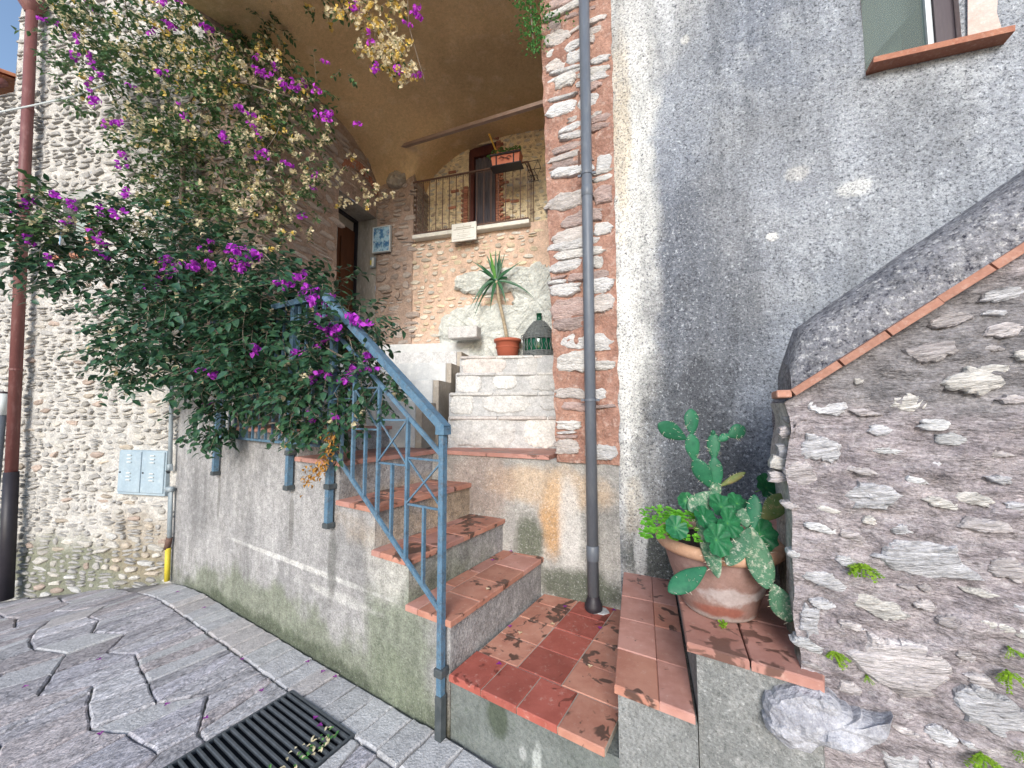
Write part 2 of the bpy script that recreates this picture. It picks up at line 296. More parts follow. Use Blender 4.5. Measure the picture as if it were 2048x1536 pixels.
mat('trough_plastic', (.66,.21,.12), (.60,.18,.10), scale=5, bump=0, rough=.55, spec=.4)
mat('soil', (.05,.035,.025), (.03,.022,.016), scale=30, bump=1, bscale=80)
# metals
mat('rail_paint', (.07,.15,.23), (.10,.185,.265), (.16,.24,.31), scale=14, bump=.3, bscale=60, bdist=.002, rough=.5, spec=.4, speck=.5, speckcol=(.05,.045,.045), speckscale=30, lspeck=.4, lcol=(.17,.10,.06))
mat('rail_bracket', (.05,.06,.065), (.08,.09,.095), scale=20, bump=.3, bscale=80, rough=.6)
mat('grey_pipe', (.10,.115,.14), (.115,.13,.155), (.14,.155,.175), scale=5, bump=.08, bscale=30, rough=.45, spec=.4, aniso=(1,1,.3))
mat('brown_pipe', (.15,.055,.05), (.18,.07,.062), (.24,.12,.11), scale=5, bump=.12, bscale=30, rough=.5, spec=.4, aniso=(1,1,.3))
mat('black_iron', (.02,.018,.024), (.028,.024,.03), scale=8, bump=.2, bscale=60, rough=.5, spec=.4)
mat('box_paint', (.34,.42,.47), (.30,.38,.44), (.38,.45,.49), scale=5, bump=.06, bscale=40, rough=.45, spec=.4)
mat('galvanised', (.30,.35,.38), (.25,.30,.33), (.36,.40,.42), scale=12, bump=.1, bscale=50, rough=.45, spec=.5)
mat('yellow_pipe', (.62,.50,.05), (.56,.45,.05), scale=8, bump=.05, rough=.5)
mat('grate_iron', (.05,.06,.07), (.075,.085,.095), (.10,.105,.11), scale=20, bump=.3, bscale=90, rough=.5, spec=.5)
mat('rust_iron', (.10,.06,.05), (.14,.08,.06), (.20,.12,.09), scale=20, bump=.3, bscale=80, rough=.65)
mat('pit_shade_black', (.006,.006,.008), (.01,.01,.012), scale=8, bump=.3, rough=.9)  # near-black colour for the shade below the grate bars
mat('tie_rod_paint', (.36,.26,.21), (.30,.21,.17), scale=8, bump=.3, bscale=40, rough=.7)
mat('white_metal', (.62,.66,.66), (.58,.62,.62), scale=5, bump=0, rough=.4)
# wood, cloth, glass
mat('door_wood', (.115,.04,.016), (.085,.028,.012), (.15,.06,.025), scale=5, aniso=(4,4,.4), bump=.3, bscale=20, rough=.45, spec=.4)
mat('frame_wood', (.10,.03,.025), (.075,.022,.02), (.13,.05,.04), scale=6, aniso=(3,3,.5), bump=.3, bscale=20, rough=.6)
mat('dark_frame', (.05,.035,.045), (.065,.05,.055), scale=6, aniso=(3,3,.5), bump=.2, bscale=20, rough=.5)
mat('curtain', (.125,.12,.145), (.09,.085,.105), scale=6, aniso=(3,3,.4), bump=.3, bscale=40, rough=.95)
mat('room_paint', (.10,.11,.10), (.08,.09,.085), scale=3, bump=0, rough=.9)
mat('pale_blind', (.34,.40,.37), (.28,.33,.31), scale=3, bump=0, rough=.8)
mat('yellow_wood', (.62,.36,.06), (.56,.32,.05), scale=8, bump=.1, rough=.6)
mat('grey_beam', (.36,.36,.34), (.28,.28,.26), scale=8, aniso=(.3,1,2), bump=.6, bscale=30)
def glass(name, c, rough, trans, ior=1.45):
    t = NT(name); t.b.inputs['Base Color'].default_value = (*c, 1); t.b.inputs['Roughness'].default_value = rough
    t.b.inputs['Transmission Weight'].default_value = trans; t.b.inputs['IOR'].default_value = ior
def pane_mat():
    t = NT('window_glass'); tr = t.n('ShaderNodeBsdfTransparent'); tr.inputs[0].default_value = (.80,.88,.86,1); gl = t.n('ShaderNodeBsdfDiffuse'); gl.inputs[0].default_value = (.42,.48,.46,1)   # pale diffuse tint in place of the glass reflection
    mx = t.n('ShaderNodeMixShader'); mx.inputs[0].default_value = .16; t.l(tr.outputs[0], mx.inputs[1]); t.l(gl.outputs[0], mx.inputs[2]); t.l(mx.outputs[0], t.out.inputs[0])
pane_mat()
glass('green_glass', (.012,.10,.055), .06, .25)
mat('wicker', (.20,.22,.22), (.13,.145,.15), (.29,.29,.275), scale=25, bump=.6, bscale=90, rough=.8)
mat('marble', (.66,.64,.58), (.60,.58,.52), (.70,.69,.65), scale=5, bump=.2, bscale=40, rough=.6)
mat('plaque_white', (.74,.74,.69), (.70,.70,.66), scale=5, bump=.05, rough=.5)
mat('plaque_ink', (.30,.27,.22), (.36,.33,.28), scale=40, bump=0)
def photo_mat():
    t = NT('faded_photo'); v = t.objc()
    n = t.noise(v, 14, 4, .6, .3); n2 = t.noise(t.vm('ADD', v, (4.,2.,1.)), 30, 3, .6)
    c = t.mix(t.step(n, .42, .56), (.05,.17,.34), (.36,.56,.68)); c = t.mix(t.math('MULTIPLY', t.step(n2, .56, .66), .7), c, (.60,.62,.66)); c = t.mix(t.math('MULTIPLY', t.step(n2, .40, .33), .8), c, (.02,.05,.12))
    t.l(c, t.b.inputs['Base Color']); t.b.inputs['Roughness'].default_value = .3
photo_mat()
# plants
def leaf_mat(name, ca, cb, trans=.25, rough=.45, vein=None):
    t = NT(name); v = t.geo(); r = t.rand()
    n = t.noise(v, 30, 2, .5); n3 = t.noise(v, 140, 1, .5)
    c = t.mix(t.step(n, .3, .7), ca, cb); c = t.mix(t.math('MULTIPLY', t.step(n3, .58, .7), .35), c, tuple(min(1, k*1.9) for k in cb))
    t.l(c, t.b.inputs['Base Color']); t.b.inputs['Roughness'].default_value = rough; t.b.inputs['Specular IOR Level'].default_value = .45
    tr = t.n('ShaderNodeBsdfTranslucent'); t.l(c, tr.inputs[0]); mx = t.n('ShaderNodeMixShader'); mx.inputs[0].default_value = trans
    t.l(t.b.outputs[0], mx.inputs[1]); t.l(tr.outputs[0], mx.inputs[2]); t.l(mx.outputs[0], t.out.inputs[0])
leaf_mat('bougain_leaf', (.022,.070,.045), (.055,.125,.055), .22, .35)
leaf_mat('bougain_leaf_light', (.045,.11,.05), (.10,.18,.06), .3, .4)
leaf_mat('purple_bract', (.46,.03,.58), (.62,.07,.66), .4, .6)
leaf_mat('cream_bract', (.74,.62,.36), (.82,.74,.52), .4, .7)
leaf_mat('yellow_bract', (.80,.54,.08), (.82,.64,.25), .4, .7)
leaf_mat('fallen_bract', (.20,.015,.22), (.28,.03,.28), .2, .7)
leaf_mat('dry_leaf', (.42,.20,.04), (.55,.30,.07), .25, .7)
leaf_mat('bright_leaf', (.10,.34,.03), (.16,.44,.04), .3, .5)
leaf_mat('fern_leaf', (.16,.33,.02), (.26,.42,.03), .3, .5)
leaf_mat('round_leaf', (.012,.105,.04), (.02,.15,.055), .15, .5)
def radial_leaf():
    m_ = MAT['round_leaf']; t = m_.node_tree; b = [n for n in t.nodes if n.type == 'BSDF_PRINCIPLED'][0]; src = b.inputs['Base Color'].links[0].from_socket
    tc = t.nodes.new('ShaderNodeTexCoord'); le = t.nodes.new('ShaderNodeVectorMath'); le.operation = 'LENGTH'; t.links.new(tc.outputs['Object'], le.inputs[0])
    mr = t.nodes.new('ShaderNodeMapRange'); mr.interpolation_type = 'SMOOTHSTEP'; mr.inputs[1].default_value = .014; mr.inputs[2].default_value = .001; t.links.new(le.outputs['Value'], mr.inputs[0])
    ml = t.nodes.new('ShaderNodeMath'); ml.operation = 'MULTIPLY'; ml.inputs[1].default_value = .75; t.links.new(mr.outputs[0], ml.inputs[0])
    mx = t.nodes.new('ShaderNodeMix'); mx.data_type = 'RGBA'; mx.inputs[7].default_value = (.10,.34,.13,1); t.links.new(ml.outputs[0], mx.inputs[0]); t.links.new(src, mx.inputs[6]); t.links.new(mx.outputs[2], b.inputs['Base Color'])
radial_leaf()
leaf_mat('ivy_leaf', (.06,.20,.05), (.12,.30,.07), .25, .5)
leaf_mat('yucca_leaf', (.020,.085,.045), (.035,.13,.05), .15, .4)
leaf_mat('yucca_light', (.09,.28,.05), (.13,.34,.07), .2, .4)
mat('bark', (.22,.18,.145), (.15,.12,.095), (.30,.26,.22), scale=20, aniso=(1,1,.3), bump=.8, bscale=50)
mat('twig', (.17,.13,.10), (.22,.18,.14), scale=20, bump=.2)
mat('yucca_trunk', (.42,.34,.24), (.30,.24,.16), (.50,.44,.34), scale=16, aniso=(.6,.6,3), bump=.8, bscale=60)
mat('cactus_green', (.018,.105,.055), (.03,.15,.075), (.015,.085,.05), scale=9, bump=.2, bscale=50, rough=.5, rand=.15)
mat('cactus_scarred', (.05,.14,.08), (.075,.175,.10), (.40,.40,.31), scale=11, bump=.5, bscale=90, rough=.7, lspeck=.85, lcol=(.58,.56,.47), speckscale=60, rand=.1)
mat('cactus_brown', (.20,.16,.07), (.10,.16,.05), (.30,.22,.11), scale=12, bump=.4, rough=.7)
mat('spine', (.72,.68,.55), (.66,.60,.48), scale=10, bump=0)
mat('moss', (.06,.085,.015), (.10,.12,.02), scale=40, bump=1, bscale=120)
mat('roof_tile', (.42,.17,.09), (.36,.14,.08), (.50,.28,.2), scale=8, bump=.5, bscale=40, rand=.15)
# ------------------------------------------------------------ stone builders
def blob(cx, cz, hw, hh, rr, n=10, ex=3.0, jit=.13, rot=0.0):
    P = []; a0 = rr.uniform(0, 6.28); c, s_ = math.cos(rot), math.sin(rot)
    for k in range(n):
        a = a0 + 2*math.pi*(k + rr.uniform(-.3, .3))/n; ca, sa = math.cos(a), math.sin(a)
        q = (abs(ca)**ex + abs(sa)**ex)**(-1/ex) * (1 - jit + rr.uniform(-jit, jit))
        x, z = ca*q*hw, sa*q*hh; P.append((cx + x*c - z*s_, cz + x*s_ + z*c))
    return P
def pillow(mb, P, d, rr, y0=0.0, sink=.02, fine=False):
    n = len(P); cx = sum(p[0] for p in P)/n; cz = sum(p[1] for p in P)/n
    jj = .045*min(max(p[0] for p in P)-min(p[0] for p in P), max(p[1] for p in P)-min(p[1] for p in P))
    if fine:                                              # larger stones get a broken, layered face
        Q = []
        for i in range(n):
            a, b = P[i], P[(i+1) % n]
            for k in range(3): t = k/3; Q.append((a[0]+(b[0]-a[0])*t + rr.uniform(-jj, jj), a[1]+(b[1]-a[1])*t + rr.uniform(-jj, jj)))
        P = Q; n = len(P)
    rings = [(1.02, sink), (1.0, -.45*d), (.90, -.85*d)] + ([(.72, -d), (.5, -1.1*d), (.25, -1.1*d)] if fine else [(.62, -1.03*d)])
    so = rr.uniform(0, 99); tilt = rr.uniform(-.35, .35); tz = rr.uniform(-.5, .2)
    w_ = max(p[0] for p in P) - min(p[0] for p in P); h_ = max(p[1] for p in P) - min(p[1] for p in P)
    V = []
    for i, (k, y) in enumerate(rings):
        for j, p in enumerate(P):
            x, z = cx + (p[0]-cx)*k, cz + (p[1]-cz)*k
            yy = y0 + y
            if i: yy += -d*(.30*tilt*(x-cx)/(w_/2) + .30*tz*(z-cz)/(h_/2)) * (1 if i > 1 else .5) + (d*.45*noise.noise(Vector((x*9+so, z*22, so))) if i > 1 else 0)
            V.append((x, yy, z))
    m = len(rings); c = len(V); V.append((cx, y0 - d*(1.08 + rr.uniform(-.15, .2)), cz))
    Fs = [(i*n+k, (i+1)*n+k, (i+1)*n+(k+1) % n, i*n+(k+1) % n) for i in range(m-1) for k in range(n)]
    Fs += [((m-1)*n+k, c, (m-1)*n+(k+1) % n) for k in range(n)]
    return mb.add(V, Fs)
def courses(x0, x1, z0, z1, hr, lr, rr, fill=.86, keep=None, split=.3, n=9, rot=.06, jit=.13):
    out = []; z = z0
    while z < z1:
        h = rr.uniform(*hr); x = x0 - rr.uniform(0, lr[1]*.5)
        while x < x1:
            l = rr.uniform(*lr) * (1 if rr.random() > .2 else .6)
            cx, cz = x + l/2, z + h/2 + rr.uniform(-.18, .18)*h
            parts = [(cz, h)] if rr.random() > split else [(cz - h*.24, h*.5), (cz + h*.26, h*.46)]
            for c_, hh in parts:
                if (keep is None or keep(cx, c_)) and x0 <= cx <= x1:
                    out.append((cx, c_, l/2*fill*rr.uniform(.82, 1.04), hh/2*fill*rr.uniform(.8, 1.02), rr.uniform(-rot, rot)))
            x += l
        z += h
    return out
def lay(parent, cells, mt, depth, rr, name='stone', limit=300, y0=0.0, sink=.02, score=None, n=9, ex=3.0, jit=.13, fine_at=.17, restname='small_stones'):
    cells = sorted(cells, key=score or (lambda c: -c[2]*c[3])); rest = MB()
    for i, c in enumerate(cells):
        P = blob(c[0], c[1], c[2], c[3], rr, n, ex, jit, c[4]); d_ = rr.uniform(*depth)
        if i < limit:
            m = MB(); pillow(m, [(p[0]-c[0], p[1]-c[1]) for p in P], d_, rr, 0, sink, fine=(c[2]*2 > fine_at)); m.obj(name, mt, parent, loc=(c[0], y0, c[1]))
        else: pillow(rest, P, d_, rr, y0, sink)
    if rest.v: stuff(rest.obj(restname, mt, parent))
def sheet(parent, name, mt, x0, x1, z0, z1, y=0.0, amp=.008, cell=.06, fs=4.0, hole=None):
    def run(a, b, c, d_):
        nu, nv = max(1, int((b-a)/cell)), max(1, int((d_-c)/cell))
        def fn(u, v):
            x, z = a+(b-a)*u, c+(d_-c)*v
            return (x, y + amp*nz(x, z, 3.1, fs) + amp*.5*nz(x, z, 9.1, fs*3.1), z)
        return fn, nu, nv
    m = MB()
    for (a, b, c, d_) in ([(x0, x1, z0, z1)] if not hole else [(x0, hole[0], z0, z1), (hole[1], x1, z0, z1), (hole[0], hole[1], z0, hole[2]), (hole[0], hole[1], hole[3], z1)]):
        if b - a > 1e-4 and d_ - c > 1e-4: fn, nu, nv = run(a, b, c, d_); m.grid(fn, nu, nv)
    return m.obj(name, mt, parent, smooth=True)
# ------------------------------------------------------------ frames of the place
RW = Fr(-.322, 1.962, math.degrees(math.atan2(-.531, .847)))   # stair side wall, street side
FW = Fr(.30, 2.70, -24.5)                                       # grey plastered house
PO = Fr(-1.37, 5.20, -16.0)                                     # porch
LB = Fr(-3.33, 3.84, -11.0)                                     # stone house
SW = Fr(.899, 1.233, -29.0)                                     # stair parapet
def gz(x, y):
    a = (x+.322)*-.847 + (y-1.962)*.531; t = (a-3.0)/.15
    sp = .15*(math.log1p(math.exp(t)) if t < 30 else t); return -min(2.5, .18*sp)
# ------------------------------------------------------------ street
def gfn(u, v):
    f = lambda t, c: c + math.sinh((t-.5)*10.6)*1.0
    x, y = f(u, -1.5), f(v, 2.0); return (x, y, gz(x, y) - .018)
street = MB().grid(gfn, 120, 120).obj('street', 'joint_sand', smooth=True); street['kind'] = 'structure'
rr = random.Random(11)
gx0, gx1, gy0, gy1 = -.905, -.375, -1.02, -.245                 # drain grate, in the stair-wall frame
def paver(P, top, mt, name):
    c = [sum(p[k] for p in P)/len(P) for k in (0, 1)]; wc = RW.w(c[0], c[1], 0); g = gz(wc.x, wc.y)
    Q = [RW.w(p[0], p[1], 0) for p in P]
    m = MB(); m.slab([(q.x-wc.x, q.y-wc.y) for q in Q], -.06, top, .007)
    gx = (gz(wc.x+.1, wc.y)-gz(wc.x-.1, wc.y))/.2; gy = (gz(wc.x, wc.y+.1)-gz(wc.x, wc.y-.1))/.2
    m.v = [(x, y, z + gx*x + gy*y) for x, y, z in m.v]
    m.obj(name, mt, street, loc=(wc.x, wc.y, g))
def rough(P, j, k=2):                                           # polygon with uneven edges
    Q = []
    for i in range(len(P)):
        a, b = P[i], P[(i+1) % len(P)]
        for q in range(k): t = q/k; Q.append((a[0]+(b[0]-a[0])*t+rr.uniform(-j, j), a[1]+(b[1]-a[1])*t+rr.uniform(-j, j)))
    return Q
x = -3.5
while x < 1.3:
    w_ = rr.uniform(.11, .21); paver(rough([(x+.005, -.238), (x+w_-.005, -.238), (x+w_-.005, -.012), (x+.005, -.012)], .005, 3), rr.uniform(-.006, .004), 'sett', 'sett'); x += w_
def clip(P, ax_, lim, sgn):                                       # keep the side sgn*(coord-lim) > 0
    out = []
    for i in range(len(P)):
        a, b = P[i], P[(i+1) % len(P)]; da, db = sgn*(a[ax_]-lim), sgn*(b[ax_]-lim)
        if da >= 0: out.append(a)
        if da*db < 0: t = da/(da-db); out.append(lerp(a, b, t))
    return out
def lerp(a, b, t): return (a[0]+(b[0]-a[0])*t, a[1]+(b[1]-a[1])*t)
def inset(P, k): c = [sum(p[i] for p in P)/len(P) for i in (0, 1)]; return [(p[0]+(c[0]-p[0])*k, p[1]+(c[1]-p[1])*k) for p in P]
def shrink(P, g):
    c = [sum(p[i] for p in P)/len(P) for i in (0, 1)]; out = []
    for p in P: dx, dy = c[0]-p[0], c[1]-p[1]; out.append((p[0]+math.copysign(min(g, abs(dx)*.5), dx), p[1]+math.copysign(min(g, abs(dy)*.5), dy)))
    return out
NX, NY, CX, CY = 39, 9, .205, .29
def node(i, j):
    r_ = random.Random(i*97+j*13); x = -6.4 + CX*i; y = -.244 - CY*j - (CY*.55*random.Random(i*31+5).random() if j else 0) ; k = 0 if j == 0 else 1
    return (x + r_.uniform(-.26, .26)*CX, y + k*r_.uniform(-.28, .28)*CY)
for i in range(NX):
    for j in range(NY):
        P = [node(i, j+1), node(i+1, j+1), node(i+1, j), node(i, j)]
        if j == 0 or rr.random() < .28:                            # some slabs are split lengthwise
            k = rr.uniform(.35, .65); A_, B_ = lerp(P[0], P[1], k), lerp(P[3], P[2], k); quads = [[P[0], A_, B_, P[3]], [A_, P[1], P[2], B_]]
        else: quads = [P]
        for Q in quads:
            xs_, ys_ = [p[0] for p in Q], [p[1] for p in Q]; pcs = [Q]
            if max(xs_) > gx0-.014 and min(xs_) < gx1+.014 and max(ys_) > gy0-.014:
                md = clip(clip(Q, 0, gx0-.014, 1), 0, gx1+.014, -1); pcs = [clip(Q, 0, gx0-.014, -1), clip(Q, 0, gx1+.014, 1), clip(md, 1, gy0-.014, -1) if len(md) > 2 else []]
            for q in pcs:
                if len(q) < 3: continue
                cxq, cyq = sum(p[0] for p in q)/len(q), sum(p[1] for p in q)/len(q); wq = RW.w(cxq, cyq, 0)
                ar = abs(sum(q[k][0]*q[(k+1) % len(q)][1]-q[(k+1) % len(q)][0]*q[k][1] for k in range(len(q))))/2
                if ar < .0022 or (wq.y < .75 and abs(wq.x) < 5) or LB.l(wq).y > -.05 or wq.x/max(.1, wq.y) < -1.8: continue
                paver(rough(shrink(q, rr.uniform(.0035, .006)), .0045, 5), rr.uniform(-.005, .003), 'paver' if rr.random() > .2 else 'sett', 'paving_stone')
# drain grate
gr = thing('drain_grate', 'black iron drain grate set in the paving beside the stair wall', 'grate', RW)
m = MB(); m.box(gx0, gx1, gy0, gy1, -.034, -.012); m.obj('pit_shade', 'pit_shade_black', gr)  # shallow black plate stands in for the dark depth below the bars
m = MB()
for a, b, c, d_ in ((gx0-.012, gx0, gy0-.012, gy1+.012), (gx1, gx1+.012, gy0-.012, gy1+.012), (gx0, gx1, gy0-.012, gy0), (gx0, gx1, gy1, gy1+.012)): m.box(a, b, c, d_, -.034, .004)
m.obj('frame', 'grate_iron', gr)
bm_ = MB().cbox(gx0+.001, gx1-.001, -.0065, .0065, -.0115, .006, .002); first = None; nb = 23
for i in range(nb):
    y = gy0 + (i+.5)*(gy1-gy0)/nb
    if first is None: first = bm_.obj('grate_bar', 'grate_iron', gr, loc=(0, y, 0))
    else: link('grate_bar', first.data, gr, loc=(0, y, 0))
# ------------------------------------------------------------ lower staircase with tiled treads
st = thing('tiled_staircase', 'rough grey plastered street staircase with worn terracotta treads and blue railing', 'staircase', RW)
prof = [(.028,-.4),(.028,.512),(-.265,.512),(-.265,.737),(-.545,.737),(-.545,.972),(-.89,.972),(-.89,1.207),(-1.37,1.207),(-1.37,1.392),(-2.31,1.392),(-2.34,1.79),(-3.72,1.80),(-3.72,-1.0)]
m = MB(); np_ = len(prof); D_ = 1.18
# front face as fine triangles is not needed: the relief is in the render coat
m.add([(x, 0, z) for x, z in prof] + [(x, D_, z) for x, z in prof], [tuple(range(np_))[::-1], tuple(range(np_, 2*np_))] + [(i, (i+1) % np_, np_+(i+1) % np_, np_+i) for i in range(np_)])
m.obj('side_wall', 'stair_plaster', st)
m = MB().box(.030, .86, .006, 1.25, -.4, .266); m.obj('landing_base', 'landing_concrete', st)
def tile(x0, x1, y0, y1, z, mt, name='tile', th=.03, g=.0022, par=None, jz=.0015):
    m = MB().slab([(x0+g, y0+g), (x1-g, y0+g), (x1-g, y1-g), (x0+g, y1-g)], z-th, z + rr.uniform(-jz, jz), .004); return m.obj(name, mt, par or st)
for nose, back, z, mts in ((.05,-.265,.542,'oooo'), (-.245,-.545,.767,'oooo'), (-.525,-.89,1.002,'pooo'), ):
    ys = [-.025, .21, .44, .67, .90, 1.17]
    dfr = nose - .225
    for i in range(5):
        tile(dfr, nose, ys[i], ys[i+1], z, 'old_tile' if (i+int(z*10)) % 4 else 'pink_tile')
        tile(back, dfr, ys[i]+(.0 if i == 0 else .06), ys[i+1]+(.06 if i < 4 else 0), z, 'old_tile' if i % 2 else 'pink_tile')
for nose, back, z in ((.05,-.265,.542), (-.245,-.545,.767), (-.525,-.89,1.002), (-.865,-1.37,1.237)):
    MB().box(back+.01, nose-.008, -.018, 1.16 if z < 1.1 else .86, z-.029, z-.0045).obj('grout', 'tan_concrete', st)
MB().box(.045, .80, -.015, 1.0, .268, .2915).obj('grout', 'tan_concrete', st)
ys = [-.025, .28, .58, .87]
for i in range(3):
    tile(-1.10, -.865, ys[i], ys[i+1], 1.237, 'pink_tile'); tile(-1.37, -1.10, ys[i], ys[i+1], 1.237, 'pink_tile')
for i in range(4): tile(-1.585-.24*i, -1.345-.24*i, -.03, .24, 1.422, 'pink_tile'); tile(-1.585-.24*i, -1.345-.24*i, .24, .50, 1.422, 'pink_tile'); tile(-1.585-.24*i, -1.345-.24*i, .5, .9, 1.422, 'pink_tile')
# bottom landing
xs = [.035, .225, .415, .605, .80]
for i in range(4): tile(xs[i], xs[i+1], -.022, .20, .296, ('red_tile', 'red_tile', 'red_tile', 'old_tile')[i])
cx_ = [(.045, .285, 'old_tile'), (.285, .52, 'red_tile'), (.52, .84, 'old_tile')]
for a, b, mt in cx_:
    y = .20
    for k in range(4):
        tile(a, b, y, y+.205, .296, mt if not (mt == 'old_tile' and k == 3) else 'old_tile'); y += .205
# right-hand steps
rs = thing('corner_steps', 'two terracotta topped concrete steps rising from the landing to the stone parapet', 'steps', RW)
S2 = [(.837,-.012), (1.112,-.012), (.86,1.08), (.575,1.03)]; S3 = [(1.10,.0), (1.47,.0), (1.62,.6), (1.45,1.2), (.80,1.15)]
def inset(P, k): c = [sum(p[i] for p in P)/len(P) for i in (0, 1)]; return [(p[0]+(c[0]-p[0])*k, p[1]+(c[1]-p[1])*k) for p in P]
MB().slab([(.847,.0), (1.1165,.0), (.90,1.08), (.585,1.03)], -.4, .502, .004).obj('step_base', 'step_concrete', rs)
MB().slab([(1.118,.012), (1.45,.012), (1.6,.6), (1.5,1.3), (.84,1.2)], -.4, .732, .004).obj('step_base', 'step_concrete', rs)
def lerp(a, b, t): return (a[0]+(b[0]-a[0])*t, a[1]+(b[1]-a[1])*t)
def quad_tile(A, B, C, D, z, mt, k=.006, th=.03): MB().slab(inset([A, B, C, D], k), z-th, z+rr.uniform(-.001, .001), .004).obj('tile', mt, rs)
A, B, C, D = S2; ts = [0, .22, .46, .68, 1]
for i in range(4):
    l0, l1 = lerp(A, D, ts[i]), lerp(A, D, ts[i+1]); r0, r1 = lerp(B, C, ts[i]), lerp(B, C, ts[i+1]); m0, m1 = lerp(l0, r0, .58), lerp(l1, r1, .58)
    quad_tile(l0, m0, m1, l1, .532, 'pink_tile' if i else 'old_tile'); quad_tile(m0, r0, r1, m1, .532, 'old_tile' if i == 2 else 'pink_tile')
for P in ([(1.092,-.012), (1.275,-.012), (1.225,.27), (1.03,.27)], [(1.279,-.012), (1.46,-.012), (1.47,.06), (1.43,.27), (1.229,.27)], [(1.028,.274), (1.224,.274), (1.17,.56), (.96,.56)], [(1.228,.274), (1.45,.274), (1.45,.56), (1.175,.56)],
          [(.958,.564), (1.4,.564), (1.4,1.1), (.83,1.1)]):
    MB().slab(inset(P, .004), .732, .762, .004).obj('tile', 'pink_tile', rs)
MB().box(1.30, 1.8, .62, 1.3, .7, .96).obj('step_base', 'step_concrete', rs); MB().slab([(1.28, .60), (1.85, .60), (1.85, 1.3), (1.28, 1.3)], .962, .992, .004).obj('tile', 'old_tile', rs)
# ------------------------------------------------------------ blue railing
ra = thing('stair_railing', 'blue grey painted iron stair railing bolted to the staircase wall', 'railing', RW)
YR = -.035
def P3(a, z, y=YR): return (-a, y, z)
def rbar(name, a, b, wx=.014, wy=.014, mt='rail_paint'): MB().bar(P3(*a), P3(*b), wx, wy).obj(name, mt, ra)
def hz(a): return 1.478 + .803*(a-.014)                          # height of handrail along the stair
m = MB(); m.bar(P3(-.012, hz(-.012)+.004), P3(1.05, hz(1.05)), .052, .040); m.box(-.032, .024, YR-.027, YR+.027, 1.432, 1.472); m.obj('handrail', 'rail_paint', ra)
MB().bar(P3(1.05, 2.305), P3(2.75, 2.34), .052, .04).obj('handrail', 'rail_paint', ra)
MB().bar(P3(0, -.01), P3(.005, 1.46), .03, .03).obj('post', 'rail_paint', ra)
MB().cbox(-.026, .026, YR-.026, YR+.03, .285, .325, .004).obj('collar', 'rail_bracket', ra)
MB().cbox(-.02, .02, YR-.02, YR+.02, -.012, .20, .003).obj('post_foot', 'rail_bracket', ra)
for a, z0, z1 in ((.94, .84, 2.20), (1.41, 1.02, 2.3), (2.56, 1.02, 2.32)):
    MB().bar(P3(a, z0), P3(a, z1), .036, .036).obj('post', 'rail_paint', ra)
    MB().cbox(-a-.026, -a+.026, YR-.026, YR+.032, z0-.012, z0+.022, .004).obj('foot_cap', 'rail_bracket', ra)
    MB().cbox(-a-.025, -a+.03, YR-.026, YR+.036, z0+.225, z0+.258, .004).obj('bracket', 'rail_bracket', ra)
def lz(a): return .597 + (a-.029)*.797                            # lower rail
def mz(a): return 1.36 + (a-.049)*.785                            # upper rail
MB().bar(P3(.012, lz(.012)), P3(.94, lz(.94)), .014, .024).obj('lower_rail', 'rail_paint', ra)
MB().bar(P3(.012, mz(.012)), P3(.94, mz(.94)), .014, .022).obj('upper_rail', 'rail_paint', ra)
ba = [.0, .253, .487, .715, .94]
for i in range(1, 4): rbar('baluster', (ba[i], lz(ba[i])), (ba[i], mz(ba[i])), .016, .02)
for i in range(4):
    a0, a1 = ba[i], ba[i+1]; mid = (a0+a1)/2; zt = mz(a0)-.005 if i else 1.325; zb = zt - .235
    zt = mz(a0) - .02; zb = zt - .24
    rbar('crosspiece', (a0, zt), (a1, zt), .010, .010); rbar('crosspiece', (a0, zb), (a1, zb), .010, .010)
    rbar('cross_bar', (a0, zb), (a1, zt), .008, .008); MB().bar(P3(a0, zt, YR-.008), P3(a1, zb, YR-.008), .008, .008).obj('cross_bar', 'rail_paint', ra)
    rbar('baluster', (mid, lz(mid)), (mid, zb), .014, .018)
MB().bar(P3(.96, 1.325), P3(2.56, 1.335), .016, .016).obj('lower_rail', 'rail_paint', ra)
a = 1.06
while a < 2.5:
    if abs(a-1.41) > .04: rbar('baluster', (a, 1.33), (a, 2.28), .013, .016)
    a += .098
# ------------------------------------------------------------ grey plastered house with stone pier
ho = thing('plastered_house', 'house front of rough speckled grey plaster with stone pier and small window', 'house', FW)
wl = FW.L(1731, 140); wr = FW.L(1926, 102); wx0, wx1, wz0, wz1 = wl.x, wr.x, (wl.z+wr.z)/2 - .01, 4.9
sheet(ho, 'facade_wall', 'facade_plaster', .43, 5.2, -.3, 7.5, hole=(wx0, wx1, wz0, wz1), amp=.010, cell=.09, fs=2.5)
sheet(ho, 'stair_side_wall', 'plinth_plaster', -1.15, .43, -.3, 1.21, amp=.008, cell=.06)
MB().box(-1.15, .43, .02, .5, -.3, 1.205).obj('wall_core', 'grey_mortar', ho)
